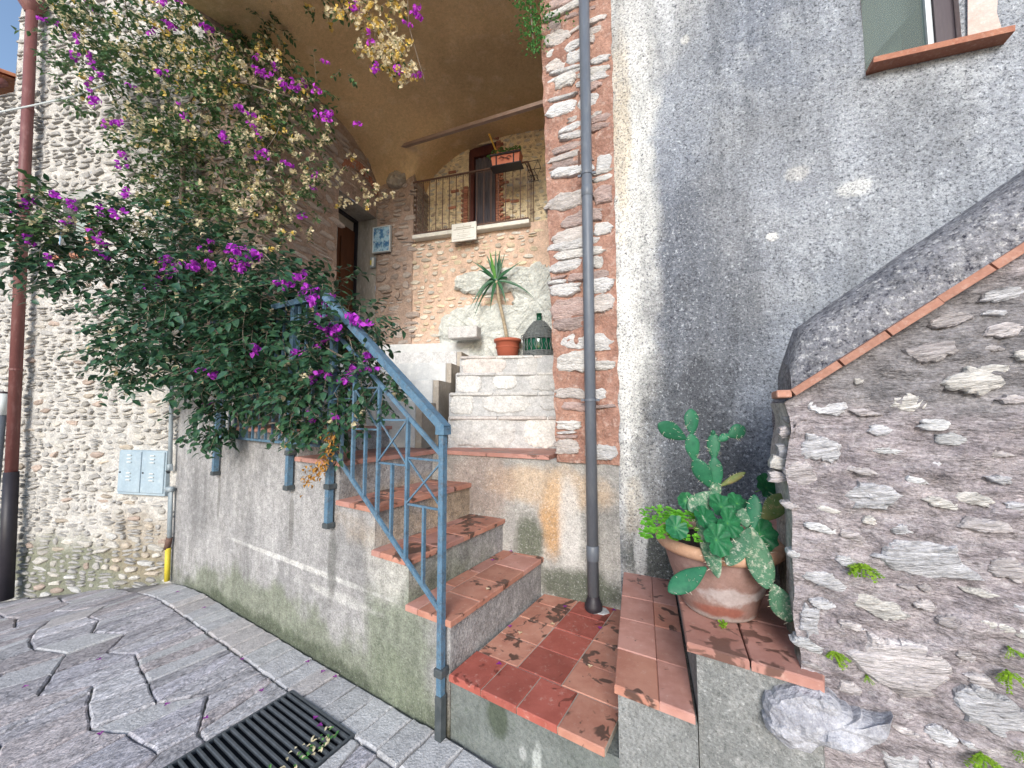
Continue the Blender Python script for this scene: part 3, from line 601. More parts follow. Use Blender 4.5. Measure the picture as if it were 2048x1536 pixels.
# window
m = MB()
for a, b in (((wx0,0),(wx0,.16)), ((wx1,.16),(wx1,0))): m.add([(a[0],a[1],wz0),(b[0],b[1],wz0),(b[0],b[1],wz1),(a[0],a[1],wz1)], [(0,1,2,3)])
m.add([(wx0,0,wz0),(wx1,0,wz0),(wx1,.16,wz0),(wx0,.16,wz0)], [(0,1,2,3)]); m.obj('window_reveal', 'pink_plaster', ho)
wi = MB().box(wx1-.075, wx1-.002, .035, .10, wz0+.004, wz1).add([], []).obj('window', 'dark_frame', ho)
MB().box(wx1-.10, wx1-.077, .05, .09, wz0+.004, wz1).obj('casement', 'white_metal', wi)
MB().box(wx0+.002, wx1-.101, .07, .076, wz0+.004, wz1).obj('pane', 'window_glass', wi)
m = MB(); m.box(wx0-.5, wx1+.5, .165, 1.3, wz0-.8, wz1+.4); m.f = [f for k, f in enumerate(m.f) if k != 2]; m.obj('room_wall', 'room_paint', ho)
m = MB(); m.add([(wx0-.5,.164,wz0-.8),(wx1+.5,.164,wz0-.8),(wx1+.5,.164,wz0),(wx0-.5,.164,wz0)], [(0,1,2,3)]); m.add([(wx0-.5,.164,wz0),(wx0,.164,wz0),(wx0,.164,wz1+.4),(wx0-.5,.164,wz1+.4)], [(0,1,2,3)]); m.add([(wx1,.164,wz0),(wx1+.5,.164,wz0),(wx1+.5,.164,wz1+.4),(wx1,.164,wz1+.4)], [(0,1,2,3)]); stuff(m.obj('room_front', 'dark_frame', ho))
MB().box(wx0+.10, wx1-.10, .30, .31, wz0-.02, wz0+.62).obj('blind', 'pale_blind', ho)
MB().bar((wx0-.05, .22, wz0+.26), (wx1+.1, .22, wz0+.80), .10, .26).obj('dark_diagonal', 'dark_frame', ho)  # dark diagonal bar behind the pane, added to darken the window
MB().bar((wx0+.10, .12, wz0+.02), (wx0+.20, .14, wz0+.13), .006, .006).obj('stay', 'black_iron', ho)
s0 = FW.L(1735, 143); s1 = FW.L(2007, 84); m = MB()
m.bar((s0.x, -.02, s0.z+.002), (s1.x, -.02, s1.z+.002), .11, .030); si = m.obj('window_sill', 'brick', ho)
pp = [FW.L(*q) for q in ((1932,-60),(1995,-60),(1990,30),(2005,80),(1932,98))]
MB().add([(p.x, -.013, p.z) for p in pp], [tuple(range(5))]).obj('plaster_patch', 'pink_plaster', ho)
# stone pier at the arch
rr = random.Random(5)
pl_ = lambda z: .015 - .030*(z-1.2)                                # the arch edge leans a little
def pf(u, v): z = 1.2+4.2*v; x = pl_(z) + .01*nz(z*9, 2, 1) + (.44-pl_(z))*u; return (x, -.014+.022*nz(x, z, 3, 7)+.012*nz(x, z, 5, 22), z)
pier = MB().grid(pf, 18, 150).obj('stone_pier', 'red_mortar', ho, smooth=True)
MB().grid(lambda u, v: (pl_(1.2+4.2*v)+.01*nz((1.2+4.2*v)*9, 2, 1)+.004*u, -.01+.56*u, 1.2+4.2*v), 4, 150).obj('pier_side', 'red_mortar', ho)
cells = []
for c in courses(-.02, .43, 1.24, 4.9, (.055, .15), (.15, .44), rr, fill=1.0, split=.35, n=11, rot=.10):
    a, b = max(c[0]-c[2]*1.22, pl_(c[1]) - rr.uniform(.0, .03)), min(c[0]+c[2]*1.22, .435)
    if b - a > .05 and rr.random() > (.10 if c[1] > 2.2 else .30): cells.append(((a+b)/2, c[1], (b-a)/2, c[3]*1.18, c[4]))
lay(pier, cells, 'pier_stone', (.010, .028), rr, sink=.08, y0=-.010, n=13, jit=.14, ex=3.4)
# grey downpipe
dp = thing('grey_downpipe', 'dark grey metal downpipe running down the stone pier to the landing', 'downpipe', FW)
p0 = FW.L(1187, 1212, -.075); p1 = FW.L(1168, 0, -.075); pm_ = FW.L(1177, 600, -.075)
zb = .30; ax = lambda z: p0.x + (p1.x-p0.x)*(z-p0.z)/(p1.z-p0.z)
m = MB(); m.tube([(ax(zb), -.075, zb), (ax(2.5), -.075, 2.5), (ax(4.9), -.075, 4.9)], .036, 20); m.obj('pipe', 'grey_pipe', dp, smooth=True)
for zj in (1.02-.38, 2.95-.0, 1.0):
    pass
m = MB(); m.lathe([(.036, 0), (.0395, .004), (.0395, .09), (.036, .094)], 20, (ax(.62), -.075, .60)); m.obj('socket', 'grey_pipe', dp, smooth=True)
m = MB(); m.lathe([(.036, 0), (.039, .004), (.039, .07), (.036, .074)], 20, (ax(3.0), -.075, 3.0)); m.obj('socket', 'grey_pipe', dp, smooth=True)
m = MB(); m.lathe([(.05, -.006), (.056, .005), (.055, .03), (.047, .045), (.046, .055), (.041, .062), (.036, .085)], 20, (ax(.3), -.075, .302)); m.obj('shoe', 'black_iron', dp, smooth=True)
MB().slab(blob(ax(.3)+.02, -.07, .085, .06, rr, 14, 2.2, .15), .297, .303, .003).obj('cement_collar', 'grey_mortar', dp)
for py in (800, 347):
    q = FW.L(1180, py, -.075); m = MB(); m.lathe([(.0375, -.008), (.040, -.008), (.040, .008), (.0375, .008)], 20, (ax(q.z), -.075, q.z))
    for s_ in (-1, 1): m.box(ax(q.z)+s_*.05-.012, ax(q.z)+s_*.05+.012, -.08, -.07, q.z-.008, q.z+.008)
    m.tube([(ax(q.z), -.045, q.z), (ax(q.z), .02, q.z)], .006, 6); m.obj('clamp', 'grey_pipe', dp)
q = FW.L(1158, 320, -.03); MB().tube([(q.x, -.03, q.z-.07), (q.x, -.035, q.z+.06)], .008, 8).obj('old_bolt', 'rust_iron', dp)
# ------------------------------------------------------------ upper landing and inner stairs
fl = MB(); e0, e1 = FW.w(-.98, -.018, 0), FW.w(-.04, -.018, 0); f0, f1 = FW.w(-.98, .03, 0), FW.w(-.04, .03, 0)
pl = [(f0.x, f0.y), (f1.x, f1.y), (.42, 3.0), (.6, 4.2), (-2.4, 4.4), (-2.3, 3.3), (-1.0, 3.4)]
ul = thing('upper_landing', 'pink tiled landing at the head of the street staircase, below the stone steps', 'landing')
MB().slab(pl, .9, 1.208, .002).obj('slab', 'grey_mortar', ul)
a_, b_ = Vector((e0.x, e0.y)), Vector((e1.x, e1.y)); dn = (b_-a_).normalized(); inn = Vector((-dn.y, dn.x))
for i in range(4):
    for j in range(3):
        u0, u1 = (b_-a_).length*i/4, (b_-a_).length*(i+1)/4; v0, v1 = .26*j, .26*(j+1)
        Q = [a_+dn*u0+inn*v0, a_+dn*u1+inn*v0, a_+dn*u1+inn*v1, a_+dn*u0+inn*v1]
        MB().slab([tuple(q) for q in inset([tuple(q) for q in Q], .004)], 1.2105, 1.240+rr.uniform(-.001, .001), .004).obj('tile', 'pink_tile', ul)
# rough stone steps
ss = thing('stone_steps', 'four worn pale stone steps climbing to the yucca pot and demijohn', 'steps')
for k, (Y, zt, pxl) in enumerate(((3.30, 1.505, 897), (3.66, 1.722, 898), (4.02, 1.945, 911), (4.38, 2.172, 919))):
    zb = (1.225, 1.505, 1.722, 1.945)[k]; xl = at(pxl, 800, Y).x; fr = Fr(xl, Y, -5)
    sp = thing('step', 'x', 'x', fr)
    del sp['label'], sp['category']
    sp.parent = ss
    MB().box(0, 1.35, .006, .62, zb-.25, zt-.006).obj('mortar_bed', 'grey_mortar', sp)
    sheet(sp, 'riser_mortar', 'grey_mortar', 0, 1.3, zb-.02, zt-.012, y=0, amp=.008, cell=.04, fs=9)
    x = .0; wid = ((.60, .33, .3), (.25, .50, .2, .3), (.28, .28, .36, .3), (.55, .28, .3))[k]
    h = zt-zb
    for i, w_ in enumerate(wid):
        full = not (k in (1, 2) and i > 0); hh = h/2*(.93 if full else rr.uniform(.72, .88)); czz = zt-.004-hh
        P = blob(0, 0, w_/2*.94, hh, rr, 16, 5 if full else 3.2, .05); m = MB(); pillow(m, P, .014, rr, 0, .03, fine=True)
        m.obj('stone', 'step_stone', sp, loc=(x+w_/2, 0, czz)); x += w_ + rr.uniform(.03, .10)
    for i in range(3): MB().cbox(.01+.42*i, .42*(i+1), -.025, .40, zt-.03, zt+rr.uniform(-.002, .003), .008).obj('tread_slab', 'step_stone', sp)
# smooth concrete steps on the left
cs = thing('concrete_steps', 'smooth white concrete steps with tan sides beside the railing, leading to the door', 'steps')
zs = [1.25, 1.63, 1.85, 2.068, 2.25, 2.43]; Ys = [3.32, 3.66, 4.10, 4.48, 4.86]; xr = [832, 866, 892, 913, 967]
for k in range(5):
    p = at(xr[k], 760, Ys[k]); fr = Fr(p.x, Ys[k], -9); z0 = zs[k]-.05 if k < 4 else 2.16
    mt = ('white_concrete', 'white_concrete', 'white_concrete', 'step_stone', 'white_concrete')[k]
    sp = MB().cbox(-1.9+.1*k, -.004, 0, .75 if k < 4 else .5, z0, zs[k+1], .008).obj('step', mt, cs); sp.location = fr.o; sp.rotation_euler = (0, 0, fr.th)
    sd_ = MB().box(.0, .035 + .02*(k < 4), .006, .74 if k < 4 else .5, (1.22 if k < 4 else 2.16), zs[k+1]-.008).obj('step_side', 'tan_concrete', cs); sd_.location = fr.o; sd_.rotation_euler = (0, 0, fr.th)
# ------------------------------------------------------------ vaulted porch
po = thing('vaulted_porch', 'vaulted stone porch with brown stucco ceiling, open door and balcony niche', 'porch', PO)
FZ = 2.17
MB().box(-1.4, 2.6, -.42, .3, 1.3, FZ-.004).obj('porch_floor', 'grey_mortar', po)
def vault(u, v):
    x = -.66 + 3.5*u; y = (-2.55 + .69*max(0, min(1, (x-1.3)/.8))) * (1-v) + .40*v
    s = max(0, min(1, (x+.59)/1.3)); Rr = .58 + .34*s*s*(3-2*s)
    q = (y+.86)/(.90 if y > -.86 else 2.0); h1 = 4.62 + Rr*math.sqrt(max(0, 1-q*q)) if abs(q) < 1 else 4.62
    q = (x-1.48)/1.52; h2 = 4.60 + .86*max(0, 1-abs(q)**2.5)**.45 if abs(q) < 1 else 4.60
    k = 18.0; mx_ = max(h1, h2); z = mx_ + math.log(math.exp(k*(h1-mx_)) + math.exp(k*(h2-mx_)))/k - .02
    return (x, y, z + .010*nz(x, y, 0, 3))
MB().grid(vault, 110, 100).obj('vault', 'vault_stucco', po, smooth=True)
rr = random.Random(21)
# back wall: lower part
lw = sheet(po, 'lower_wall', 'pink_mortar', -.02, 2.9, 1.9, 3.95, y=0, amp=.012, cell=.05, fs=6)
def keep(cx, cz):
    t = cx - .55 - .10*(cz-2.2)
    return not (cx > .42 + .22*max(0, (cz-2.7)) and cz < 3.35 and not (2.93 < cz < 3.08)) or cx > 1.75
cells = courses(.0, 1.8, 2.32, 3.86, (.055, .10), (.10, .24), rr, fill=.80, keep=keep, split=.2, n=9, rot=.12)
lay(lw, cells, 'porch_stone', (.006, .018), rr, limit=130, ex=2.5, jit=.16)
for (cx, cz, hw, hh) in ((1.02, 2.52, .66, .44), (1.22, 3.22, .62, .17), (1.75, 2.9, .35, .5)):
    m = MB(); pillow(m, blob(0, 0, hw, hh, rr, 22, 3.4, .07), .07, rr, 0, .02, fine=True); m.obj('bedrock', 'rock', lw, loc=(cx, 0, cz))
# back wall: upper part behind the balcony, with the doorway
UY = .35
d0 = PO.L(937, 440, UY); d1 = PO.L(993, 430, UY); dz = PO.L(960, 290, UY).z; dx0, dx1 = d0.x, d1.x; ZB = 3.93
uw = sheet(po, 'upper_wall', 'cream_mortar', -.02, 3.0, ZB-.1, 5.6, y=UY, amp=.012, cell=.05, fs=6, hole=(dx0, dx1, ZB-.1, dz))
def keep2(cx, cz): return not (dx0-.10 < cx < dx1+.10 and cz < dz+.2)
cells = courses(.02, 2.2, ZB, 5.45, (.045, .085), (.07, .17), rr, fill=.78, keep=keep2, split=.12, n=8, rot=.35)
lay(uw, cells, 'porch_stone', (.004, .014), rr, limit=170, y0=UY, ex=2.4, jit=.2, n=8)
dr = MB().box(dx0, dx1, UY+.10, UY+.14, ZB-.05, dz+.05).obj('balcony_door', 'frame_wood', po)
m = MB().grid(lambda u, v: (dx0+.07+(dx1-dx0-.10)*u, UY+.085+.012*math.sin(u*26), ZB+(dz-ZB-.10)*v), 40, 2); m.obj('curtain', 'curtain', dr, smooth=True)
MB().box(dx0, dx0+.065, UY+.03, UY+.10, ZB, dz).obj('door_jamb', 'frame_wood', dr)
MB().box(dx1-.03, dx1, UY+.03, UY+.10, ZB, dz).obj('door_jamb', 'frame_wood', dr)
MB().box(dx0+.065, dx1-.03, UY+.03, UY+.10, dz-.14, dz-.01).obj('door_head', 'frame_wood', dr)
nbk = 17; bx_ = MB().cbox(-.011, .011, -.028, .05, -.05, .05, .003); fb = None
for i in range(nbk):                                             # brick flat arch
    t = (i+.5)/nbk; x = dx0-.05 + (dx1-dx0+.10)*t; z = dz + .06 + .06*math.sin(math.pi*t)
    args = dict(parent=po, loc=(x, UY-.004, z), rot=(0, (t-.5)*.75, 0))
    if fb is None: fb = bx_.obj('arch_brick', 'brick', **args)
    else: link('arch_brick', fb.data, **args)
fb = None
for sx in (0, 1):                                                # brick jambs
    z = ZB + .02; k = 0; top = dz - .02 if sx else ZB + .86
    while z < top:
        wd = .10 if k % 2 else .062
        loc = ((dx0 - wd/2 - .004) if sx == 0 else (dx1 + wd/2 + .004), UY-.003, z); 
        o = link('jamb_brick', fb.data, po, loc=loc, scale=(wd, 1, 1)) if fb else None
        if not fb: fb = MB().box(-.5, .5, -.03, .05, -.0145, .0145).obj('jamb_brick', 'brick', po, loc=loc); fb.scale = (wd, 1, 1)
        z += .037; k += 1
for q in ((905,345), (910,383), (905,416), (1010,366), (1012,402), (1012,436), (1030, 403)):
    p = PO.L(*q, UY); MB().cbox(-.06, .06, -.02, .04, -.018, .018, .004).obj('wall_brick', 'brick', po, loc=(p.x, UY, p.z))
# left wall with the street-level door recess, pier with panel
LX = -.59
def lwall(name, mt, y0, y1, z0, z1):                              # sheet in plane x = LX facing right
    m = MB(); nu, nv = max(1, int((y1-y0)/.05)), max(1, int((z1-z0)/.05))
    m.grid(lambda u, v: (LX + .02*nz(y0+(y1-y0)*u, z0+(z1-z0)*v, 5, 6), y0+(y1-y0)*u, z0+(z1-z0)*v), nu, nv); return m.obj(name, mt, po, smooth=True)
LZ = 4.30
w1 = lwall('left_wall', 'brown_mortar', -1.80, -.79, 1.2, 5.35); w2 = lwall('left_wall', 'brown_mortar', -.79, .0, LZ, 5.35)
def lay_left(par, y0, y1, z0, z1, lim):
    # stones are laid in a child frame turned so that its x runs along -y of the porch
    hd = bpy.data.objects.new('stonework', None); col.objects.link(hd); hd.parent = par; hd.location = (LX, 0, 0); hd.rotation_euler = (0, 0, R(90))
    cells = courses(y0, y1, z0, z1, (.06, .15), (.16, .42), rr, fill=.93, split=.35, n=10, rot=.10)
    for c in cells:
        m = MB(); pillow(m, blob(0, 0, c[2], c[3], rr, 10, 2.8, .16, c[4]), rr.uniform(.008, .024), rr, 0, .03, fine=c[2] > .1); m.obj('stone', 'brown_stone', hd, loc=(c[0], 0, c[1]))
lay_left(w1, -1.79, -.80, 2.3, 5.05, 200); lay_left(w2, -.78, -.02, LZ+.34, 5.05, 60)
w3 = sheet(po, 'front_wall', 'brown_mortar', -1.62, LX+.01, 1.2, 5.6, y=-1.80, amp=.02, cell=.06, fs=5)
cells = courses(-1.6, LX, 1.9, 5.4, (.07, .15), (.14, .4), rr, fill=.92, split=.3, n=10, rot=.1)
lay(w3, cells, 'brown_stone', (.008, .024), rr, limit=140, y0=-1.80, sink=.03)
nbk = 13
for i in range(nbk):                                              # relieving arch over the door
    t = (i+.5)/nbk; MB().box(-.006, .03, -.02, .02, -.06, .06).obj('arch_brick', 'brick', po, loc=(LX-.01, -.74+.70*t, LZ+.38+.14*math.sin(math.pi*t)), rot=((.5-t)*-1.1, 0, 0))
m = MB().add([(LX,-.79,2.0),(LX-.55,-.79,2.0),(LX-.55,-.79,LZ),(LX,-.79,LZ)], [(0,1,2,3)]); m.obj('door_reveal', 'jamb_plaster', po)
m = MB().add([(LX,-.79,LZ),(LX-.5,-.79,LZ),(LX-.5,0,LZ),(LX,0,LZ)], [(0,1,2,3)]); m.obj('door_soffit', 'jamb_plaster', po)
sheet(po, 'door_jamb', 'jamb_plaster', LX-.36, LX+.015, 2.1, LZ+.10, y=-.03, amp=.008, cell=.05)
MB().box(LX-.38, LX+.02, -.028, .01, LZ+.09, LZ+.13).obj('lintel', 'jamb_plaster', po)
dd = MB().box(LX-.40, LX-.34, -.80, .0, 2.1, LZ-.17).obj('door', 'door_wood', po)
for z0, z1 in ((2.35, 2.95), (3.05, 3.95)):
    MB().box(LX-.345, LX-.325, -.70, -.46, z0, z1).obj('door_panel', 'door_wood', dd); MB().box(LX-.345, LX-.325, -.34, -.10, z0, z1).obj('door_panel', 'door_wood', dd)
MB().box(LX-.40, LX-.30, -.055, -.032, 2.1, LZ-.005).obj('door_frame', 'black_iron', dd); MB().box(LX-.40, LX-.30, -.79, -.055, LZ-.03, LZ-.004).obj('door_frame', 'black_iron', dd)
MB().box(LX-.39, LX-.36, -.79, -.06, LZ-.17, LZ-.03).obj('fanlight', 'tan_concrete', dd)
pw = sheet(po, 'corner_pier', 'brown_mortar', LX+.0, .0, 1.9, 5.0, y=-.015, amp=.016, cell=.04, fs=7)
m = MB(); m.grid(lambda u, v: (.0+.02*nz(u, v*4, 2, 3), -.015+.40*u, 1.9+3.1*v), 6, 50); m.obj('pier_side', 'brown_mortar', po, smooth=True)
cells = courses(LX+.08, .02, 2.2, 4.75, (.06, .14), (.12, .32), rr, fill=.9, split=.3, n=10, rot=.12)
lay(pw, cells, 'brown_stone', (.008, .022), rr, y0=-.015, sink=.03, ex=2.6, jit=.18)
m = MB(); pillow(m, blob(0, 0, .15, .12, rr, 12, 3.4, .06), .09, rr, 0, .05, fine=True); q = PO.L(795, 362, -.02); m.obj('capital', 'tan_concrete', po, loc=(q.x, -.02, q.z))
# side wall of the niche, bricks
for zi in range(22):
    for k in range(3):
        MB().cbox(-.004, .016, -.055, .055, -.014, .014, .002).obj('side_brick', 'brown_stone', po, loc=(.018, .06+.12*k+(.06 if zi % 2 else 0)-.03, ZB+.05+.036*zi))
MB().box(-.9, 3.0, UY+.16, UY+.2, 1.9, 6.0).obj('rear_wall', 'frame_wood', po); MB().box(-.05, .012, .36, UY+.16, 2.0, 5.6).obj('rear_return', 'brown_mortar', po)
# right and far walls that close the porch (hidden behind the pier)
MB().box(2.6, 2.8, -1.15, .5, 1.2, 5.6).obj('right_wall', 'brown_mortar', po)
# tie rod
t0, t1 = PO.L(775, 302, -.16), PO.L(1100, 202, -.80)
MB().bar(t0, t1 + (t1-t0)*.35, .045, .04).obj('tie_rod', 'tie_rod_paint', po)
# balcony ledge
b0 = PO.L(824, 470, -.10); b1 = PO.L(1058, 443, -.10); ZL = (b0.z+b1.z)/2
lx0, lx1 = b0.x, b1.x
MB().cbox(lx0, lx1, -.10, UY, ZL-.035, ZL+.02, .006).obj('balcony_ledge', 'marble', po)
MB().grid(lambda u, v: (-.66+3.5*u*.83, vault(u*.83, 0)[1], vault(u*.83, 0)[2]*(1-v)+7.5*v), 60, 1).obj('upper_wall', 'brown_mortar', po); MB().grid(lambda u, v: (-.66, -2.55+.75*u, 4.95+2.5*v), 2, 2).obj('upper_return', 'brown_mortar', po)
# ------------------------------------------------------------ things in the porch
br = thing('balcony_railing', 'thin rusty iron balcony railing with small scrolls in front of the upper door', 'railing', PO)
rt0, rt1 = PO.L(820, 363, -.07), PO.L(1046, 329, -.07); RT = (rt0.z+rt1.z)/2; x0, x1 = lx0+.015, lx1-.02
MB().bar((x0-.03, -.07, RT), (x1, -.07, RT), .018, .018).obj('top_rail', 'rust_iron', br); MB().bar((x0, -.07, ZL+.045), (x1, -.07, ZL+.045), .016, .016).obj('bottom_rail', 'rust_iron', br)
MB().bar((x1, -.07, RT), (x1, UY-.02, RT), .018, .018).obj('top_rail', 'rust_iron', br); MB().bar((x1, -.07, ZL+.045), (x1, UY-.02, ZL+.045), .016, .016).obj('bottom_rail', 'rust_iron', br)
nb = 17; br0 = MB().tube([(0,0,ZL+.045), (0,0,RT)], .0055, 6); fb = None
for i in range(nb):
    loc = (x0+.03+(x1-x0-.03)*i/(nb-1), -.07, 0)
    fb = br0.obj('baluster', 'rust_iron', br, loc=loc) if fb is None else fb; 
    if i: link('baluster', fb.data, br, loc=loc)
for i in range(3): link('baluster', fb.data, br, loc=(x1, .05+.10*i, 0))
sc = MB()
for s_ in (-1, 1):
    pts = [(s_*(.018+.010*math.cos(t)), 0, .010*math.sin(t)+.012) for t in [R(k) for k in range(0, 300, 40)]]; sc.tube(pts, .003, 4)
fb = None
for i in range(nb-1):
    for zz, fl in ((ZL+.055, 1), (RT-.012, -1)):
        loc = (x0+.03+(x1-x0-.03)*(i+.5)/(nb-1), -.07, zz); o = (sc.obj('scroll', 'rust_iron', br, loc=loc) if fb is None else link('scroll', fb.data, br, loc=loc)); fb = fb or o; o.scale = (1, 1, fl)
# flower box with plants on the rail
q0 = PO.L(986, 344, -.13); q1 = PO.L(1044, 318, -.13)
fbx = thing('flower_box', 'terracotta coloured balcony flower box in an iron holder with trailing plant', 'planter', PO)
X0, X1, Z0, Z1 = q0.x, q1.x, q0.z+.02, q0.z+.17
m = MB(); m.add([(X0+.02,-.21,Z0),(X1-.02,-.21,Z0),(X1-.02,-.09,Z0),(X0+.02,-.09,Z0),(X0,-.23,Z1),(X1,-.23,Z1),(X1,-.08,Z1),(X0,-.08,Z1)], [(0,3,2,1),(4,5,6,7),(0,1,5,4),(1,2,6,5),(2,3,7,6),(3,0,4,7)]); m.obj('trough', 'trough_plastic', fbx)
m = MB(); m.box(X0-.008, X1+.008, -.242, -.231, Z1-.035, Z1-.012)
for xx in (X0+.07, X1-.09): m.box(xx, xx+.012, -.238, -.222, Z0-.01, Z1)
m.box(X0-.01, X1+.01, -.235, -.075, Z0-.016, Z0-.006)
for s_ in (-1, 1): m.tube([((X0+X1)/2+s_*(.05+.03*math.cos(R(k))), -.236, (Z0+Z1)/2-.01+.02*math.sin(R(k))) for k in range(0, 300, 40)], .004, 4)
m.tube([((X0+X1)/2-.06, -.236, (Z0+Z1)/2+.02), ((X0+X1)/2+.06, -.236, (Z0+Z1)/2-.03)], .004, 4); m.obj('holder', 'black_iron', fbx)
def leaf(m, p, dr, l, w_, up=Vector((0,0,1)), fold=.25, curl=.15):
    d_ = dr.normalized(); s_ = d_.cross(up)
    if s_.length < 1e-3: s_ = Vector((1, 0, 0))
    s_.normalize(); n_ = s_.cross(d_)
    a = p; t = p + d_*l - n_*(curl*l); mid = p + d_*(l*.5) ; c1 = p + d_*(l*.38) + s_*(w_/2) + n_*(fold*w_); c2 = p + d_*(l*.38) - s_*(w_/2) + n_*(fold*w_)
    e1_ = p + d_*(l*.72) + s_*(w_*.36) + n_*(fold*w_*.6 - curl*l*.4); e2_ = p + d_*(l*.72) - s_*(w_*.36) + n_*(fold*w_*.6 - curl*l*.4)
    m.add([a, c1, e1_, t, e2_, c2, mid], [(0,1,6), (1,2,6), (2,3,6), (3,4,6), (4,5,6), (5,0,6)])
m = MB()
for k in range(130):
    x = rr.uniform(X0-.06, X0+.22) if k < 45 else rr.uniform(X0+.1, X1-.02); p = Vector((x, rr.uniform(-.24,-.12), Z1 + rr.uniform(-.03, .05)))
    leaf(m, p, Vector((rr.uniform(-1,1), rr.uniform(-1,.3), rr.uniform(-.3,.9))), rr.uniform(.03,.05), rr.uniform(.018,.03))
stuff(m.obj('foliage', 'ivy_leaf', fbx))
k0, k1 = PO.L(979, 270, -.16), PO.L(999, 318, -.16)
m = MB().bar(k0, k1, .05, .02); tag(m.obj('yellow_stick', 'yellow_wood', None), 'yellow wooden slat leaning up out of the balcony flower box', 'slat'); o = bpy.data.objects['yellow_stick']; o.location = PO.o; o.rotation_euler = (0, 0, PO.th)
wb = thing('wire_basket', 'empty black wire pot holder hung at the corner of the balcony railing', 'pot holder', PO)
q = PO.L(1066, 345, .05); m = MB()
for z, s_ in ((.10, .085), (-.08, .06)): m.tube([(q.x+s_*a, q.y+s_*b, q.z+z) for a, b in ((-1,-1),(1,-1),(1,1),(-1,1),(-1,-1))], .005, 5)
for a, b in ((-1,-1),(1,-1),(1,1),(-1,1)): m.tube([(q.x+.085*a, q.y+.085*b, q.z+.10), (q.x+.075*a*.4, q.y+.085*b, q.z-.02), (q.x+.06*a, q.y+.06*b, q.z-.08)], .004, 5)
m.tube([(q.x-.085, q.y-.085, q.z+.10), (x1, -.07, RT)], .004, 5); m.obj('wire_frame', 'black_iron', wb)
# plaque
c = [PO.L(*k, -.125) for k in ((904,484), (953,480), (953,444), (904,449))]; pq = thing('marble_plaque', 'white inscribed plaque fixed below the balcony door', 'plaque', PO)
xa, xb, za, zb_ = (c[0].x+c[3].x)/2, (c[1].x+c[2].x)/2, (c[0].z+c[1].z)/2, (c[2].z+c[3].z)/2
MB().cbox(xa, xb, -.14, -.115, za, zb_, .003).obj('panel', 'plaque_white', pq)
for i, (fr_, ln, th) in enumerate(((.86,.05,.006),(.76,.62,.012),(.66,.82,.010),(.54,.06,.006),(.44,.50,.004),(.32,.58,.004),(.24,.36,.004),(.13,.84,.005))):
    x = (xa+xb)/2 - (xb-xa)*ln/2; z = za+(zb_-za)*fr_; e = x + (xb-xa)*ln; m = MB()
    while x < e: w_ = rr.uniform(.004, .014); m.box(x, min(e, x+w_), -.1415, -.1395, z-th/2, z+th/2); x += w_+.004
    m.obj('lettering', 'plaque_ink', pq)
# framed picture and intercom
c = [PO.L(*k, -.05) for k in ((747,508), (782,506), (783,452), (748,455))]; ph = thing('picture_panel', 'small framed panel with a faded blue photograph on the porch pier', 'picture', PO)
xa, xb, za, zb_ = c[0].x, c[1].x, c[0].z, c[2].z
m = MB(); t = .012
for a, b, cc, d_ in ((xa, xb, za, za+t), (xa, xb, zb_-t, zb_), (xa, xa+t, za+t, zb_-t), (xb-t, xb, za+t, zb_-t)): m.box(a, b, -.085, -.045, cc, d_)
m.obj('frame', 'white_metal', ph); MB().box(xa+t, xb-t, -.075, -.05, za+t, zb_-t).obj('photograph', 'faded_photo', ph)
c = PO.L(747, 526, -.05); ic = thing('intercom', 'small silver intercom plate beside the brown door, under the blue picture', 'intercom', PO)
MB().cbox(c.x-.035, c.x+.035, -.085, -.045, c.z-.075, c.z+.075, .004).obj('plate', 'galvanised', ic); MB().box(c.x+.0, c.x+.028, -.088, -.084, c.z-.06, c.z+.06).obj('name_strip', 'plaque_white', ic); MB().box(c.x-.028, c.x-.008, -.088, -.084, c.z-.04, c.z+.03).obj('push_panel', 'yellow_pipe', ic)
# flood lamp on the left springing
q = at(630, 170, 4.25); fl_ = thing('flood_lamp', 'small grey flood lamp on the vault edge above the bougainvillea', 'lamp', None, loc=q, rot=(R(25), R(8), R(-30)))
MB().cbox(-.075, .075, -.03, .03, -.09, .09, .012).obj('housing', 'galvanised', fl_); MB().box(-.06, .06, -.034, -.028, -.075, .075).obj('lens', 'pale_blind', fl_); MB().tube([(0, .02, 0), (-.10, .12, -.02)], .012, 6).obj('arm', 'black_iron', fl_)
# white stone block
q = PO.L(929, 686, -.28); tag(MB().cbox(-.19, .19, -.08, .08, 0, .145, .012).obj('stone_block', 'step_stone', None, loc=PO.w(q.x, -.28, 2.432), rot=(0, 0, PO.th)), 'loose rough white stone block lying on the concrete ledge', 'stone block')
# ------------------------------------------------------------ stone house on the left
rr = random.Random(3)
lh = thing('stone_house', 'tall rubble stone house with pale mortar at the end of the street', 'house', LB)
xl = LB.L(36, 100).x; zg = LB.L(0, 185).z
k0, k1 = LB.L(118, 512), LB.L(176, 400)
wnx0, wnx1, wnz0, wnz1 = k0.x, k1.x, k0.z, k1.z
sheet(lh, 'wall', 'pale_mortar', xl, .06, -1.2, 7.6, amp=.02, cell=.10, fs=4, hole=(wnx0, wnx1, wnz0, wnz1))
wing = sheet(lh, 'wing_wall', 'pale_mortar', xl-3.5, xl, -1.4, zg, y=.02, amp=.02, cell=.12, fs=4)
m = MB().add([(.06, 0, -1), (.06, 2.5, -1), (.06, 2.5, 7.6), (.06, 0, 7.6)], [(0,1,2,3)]); m.add([(xl, 0, zg-.1), (xl, 3, zg-.1), (xl, 3, 7.6), (xl, 0, 7.6)], [(0,3,2,1)]); m.obj('side_wall', 'pale_mortar', lh)
bb = (LB.L(228, 1000).x, LB.L(345, 895).x, LB.L(228, 992).z, LB.L(228, 895).z)
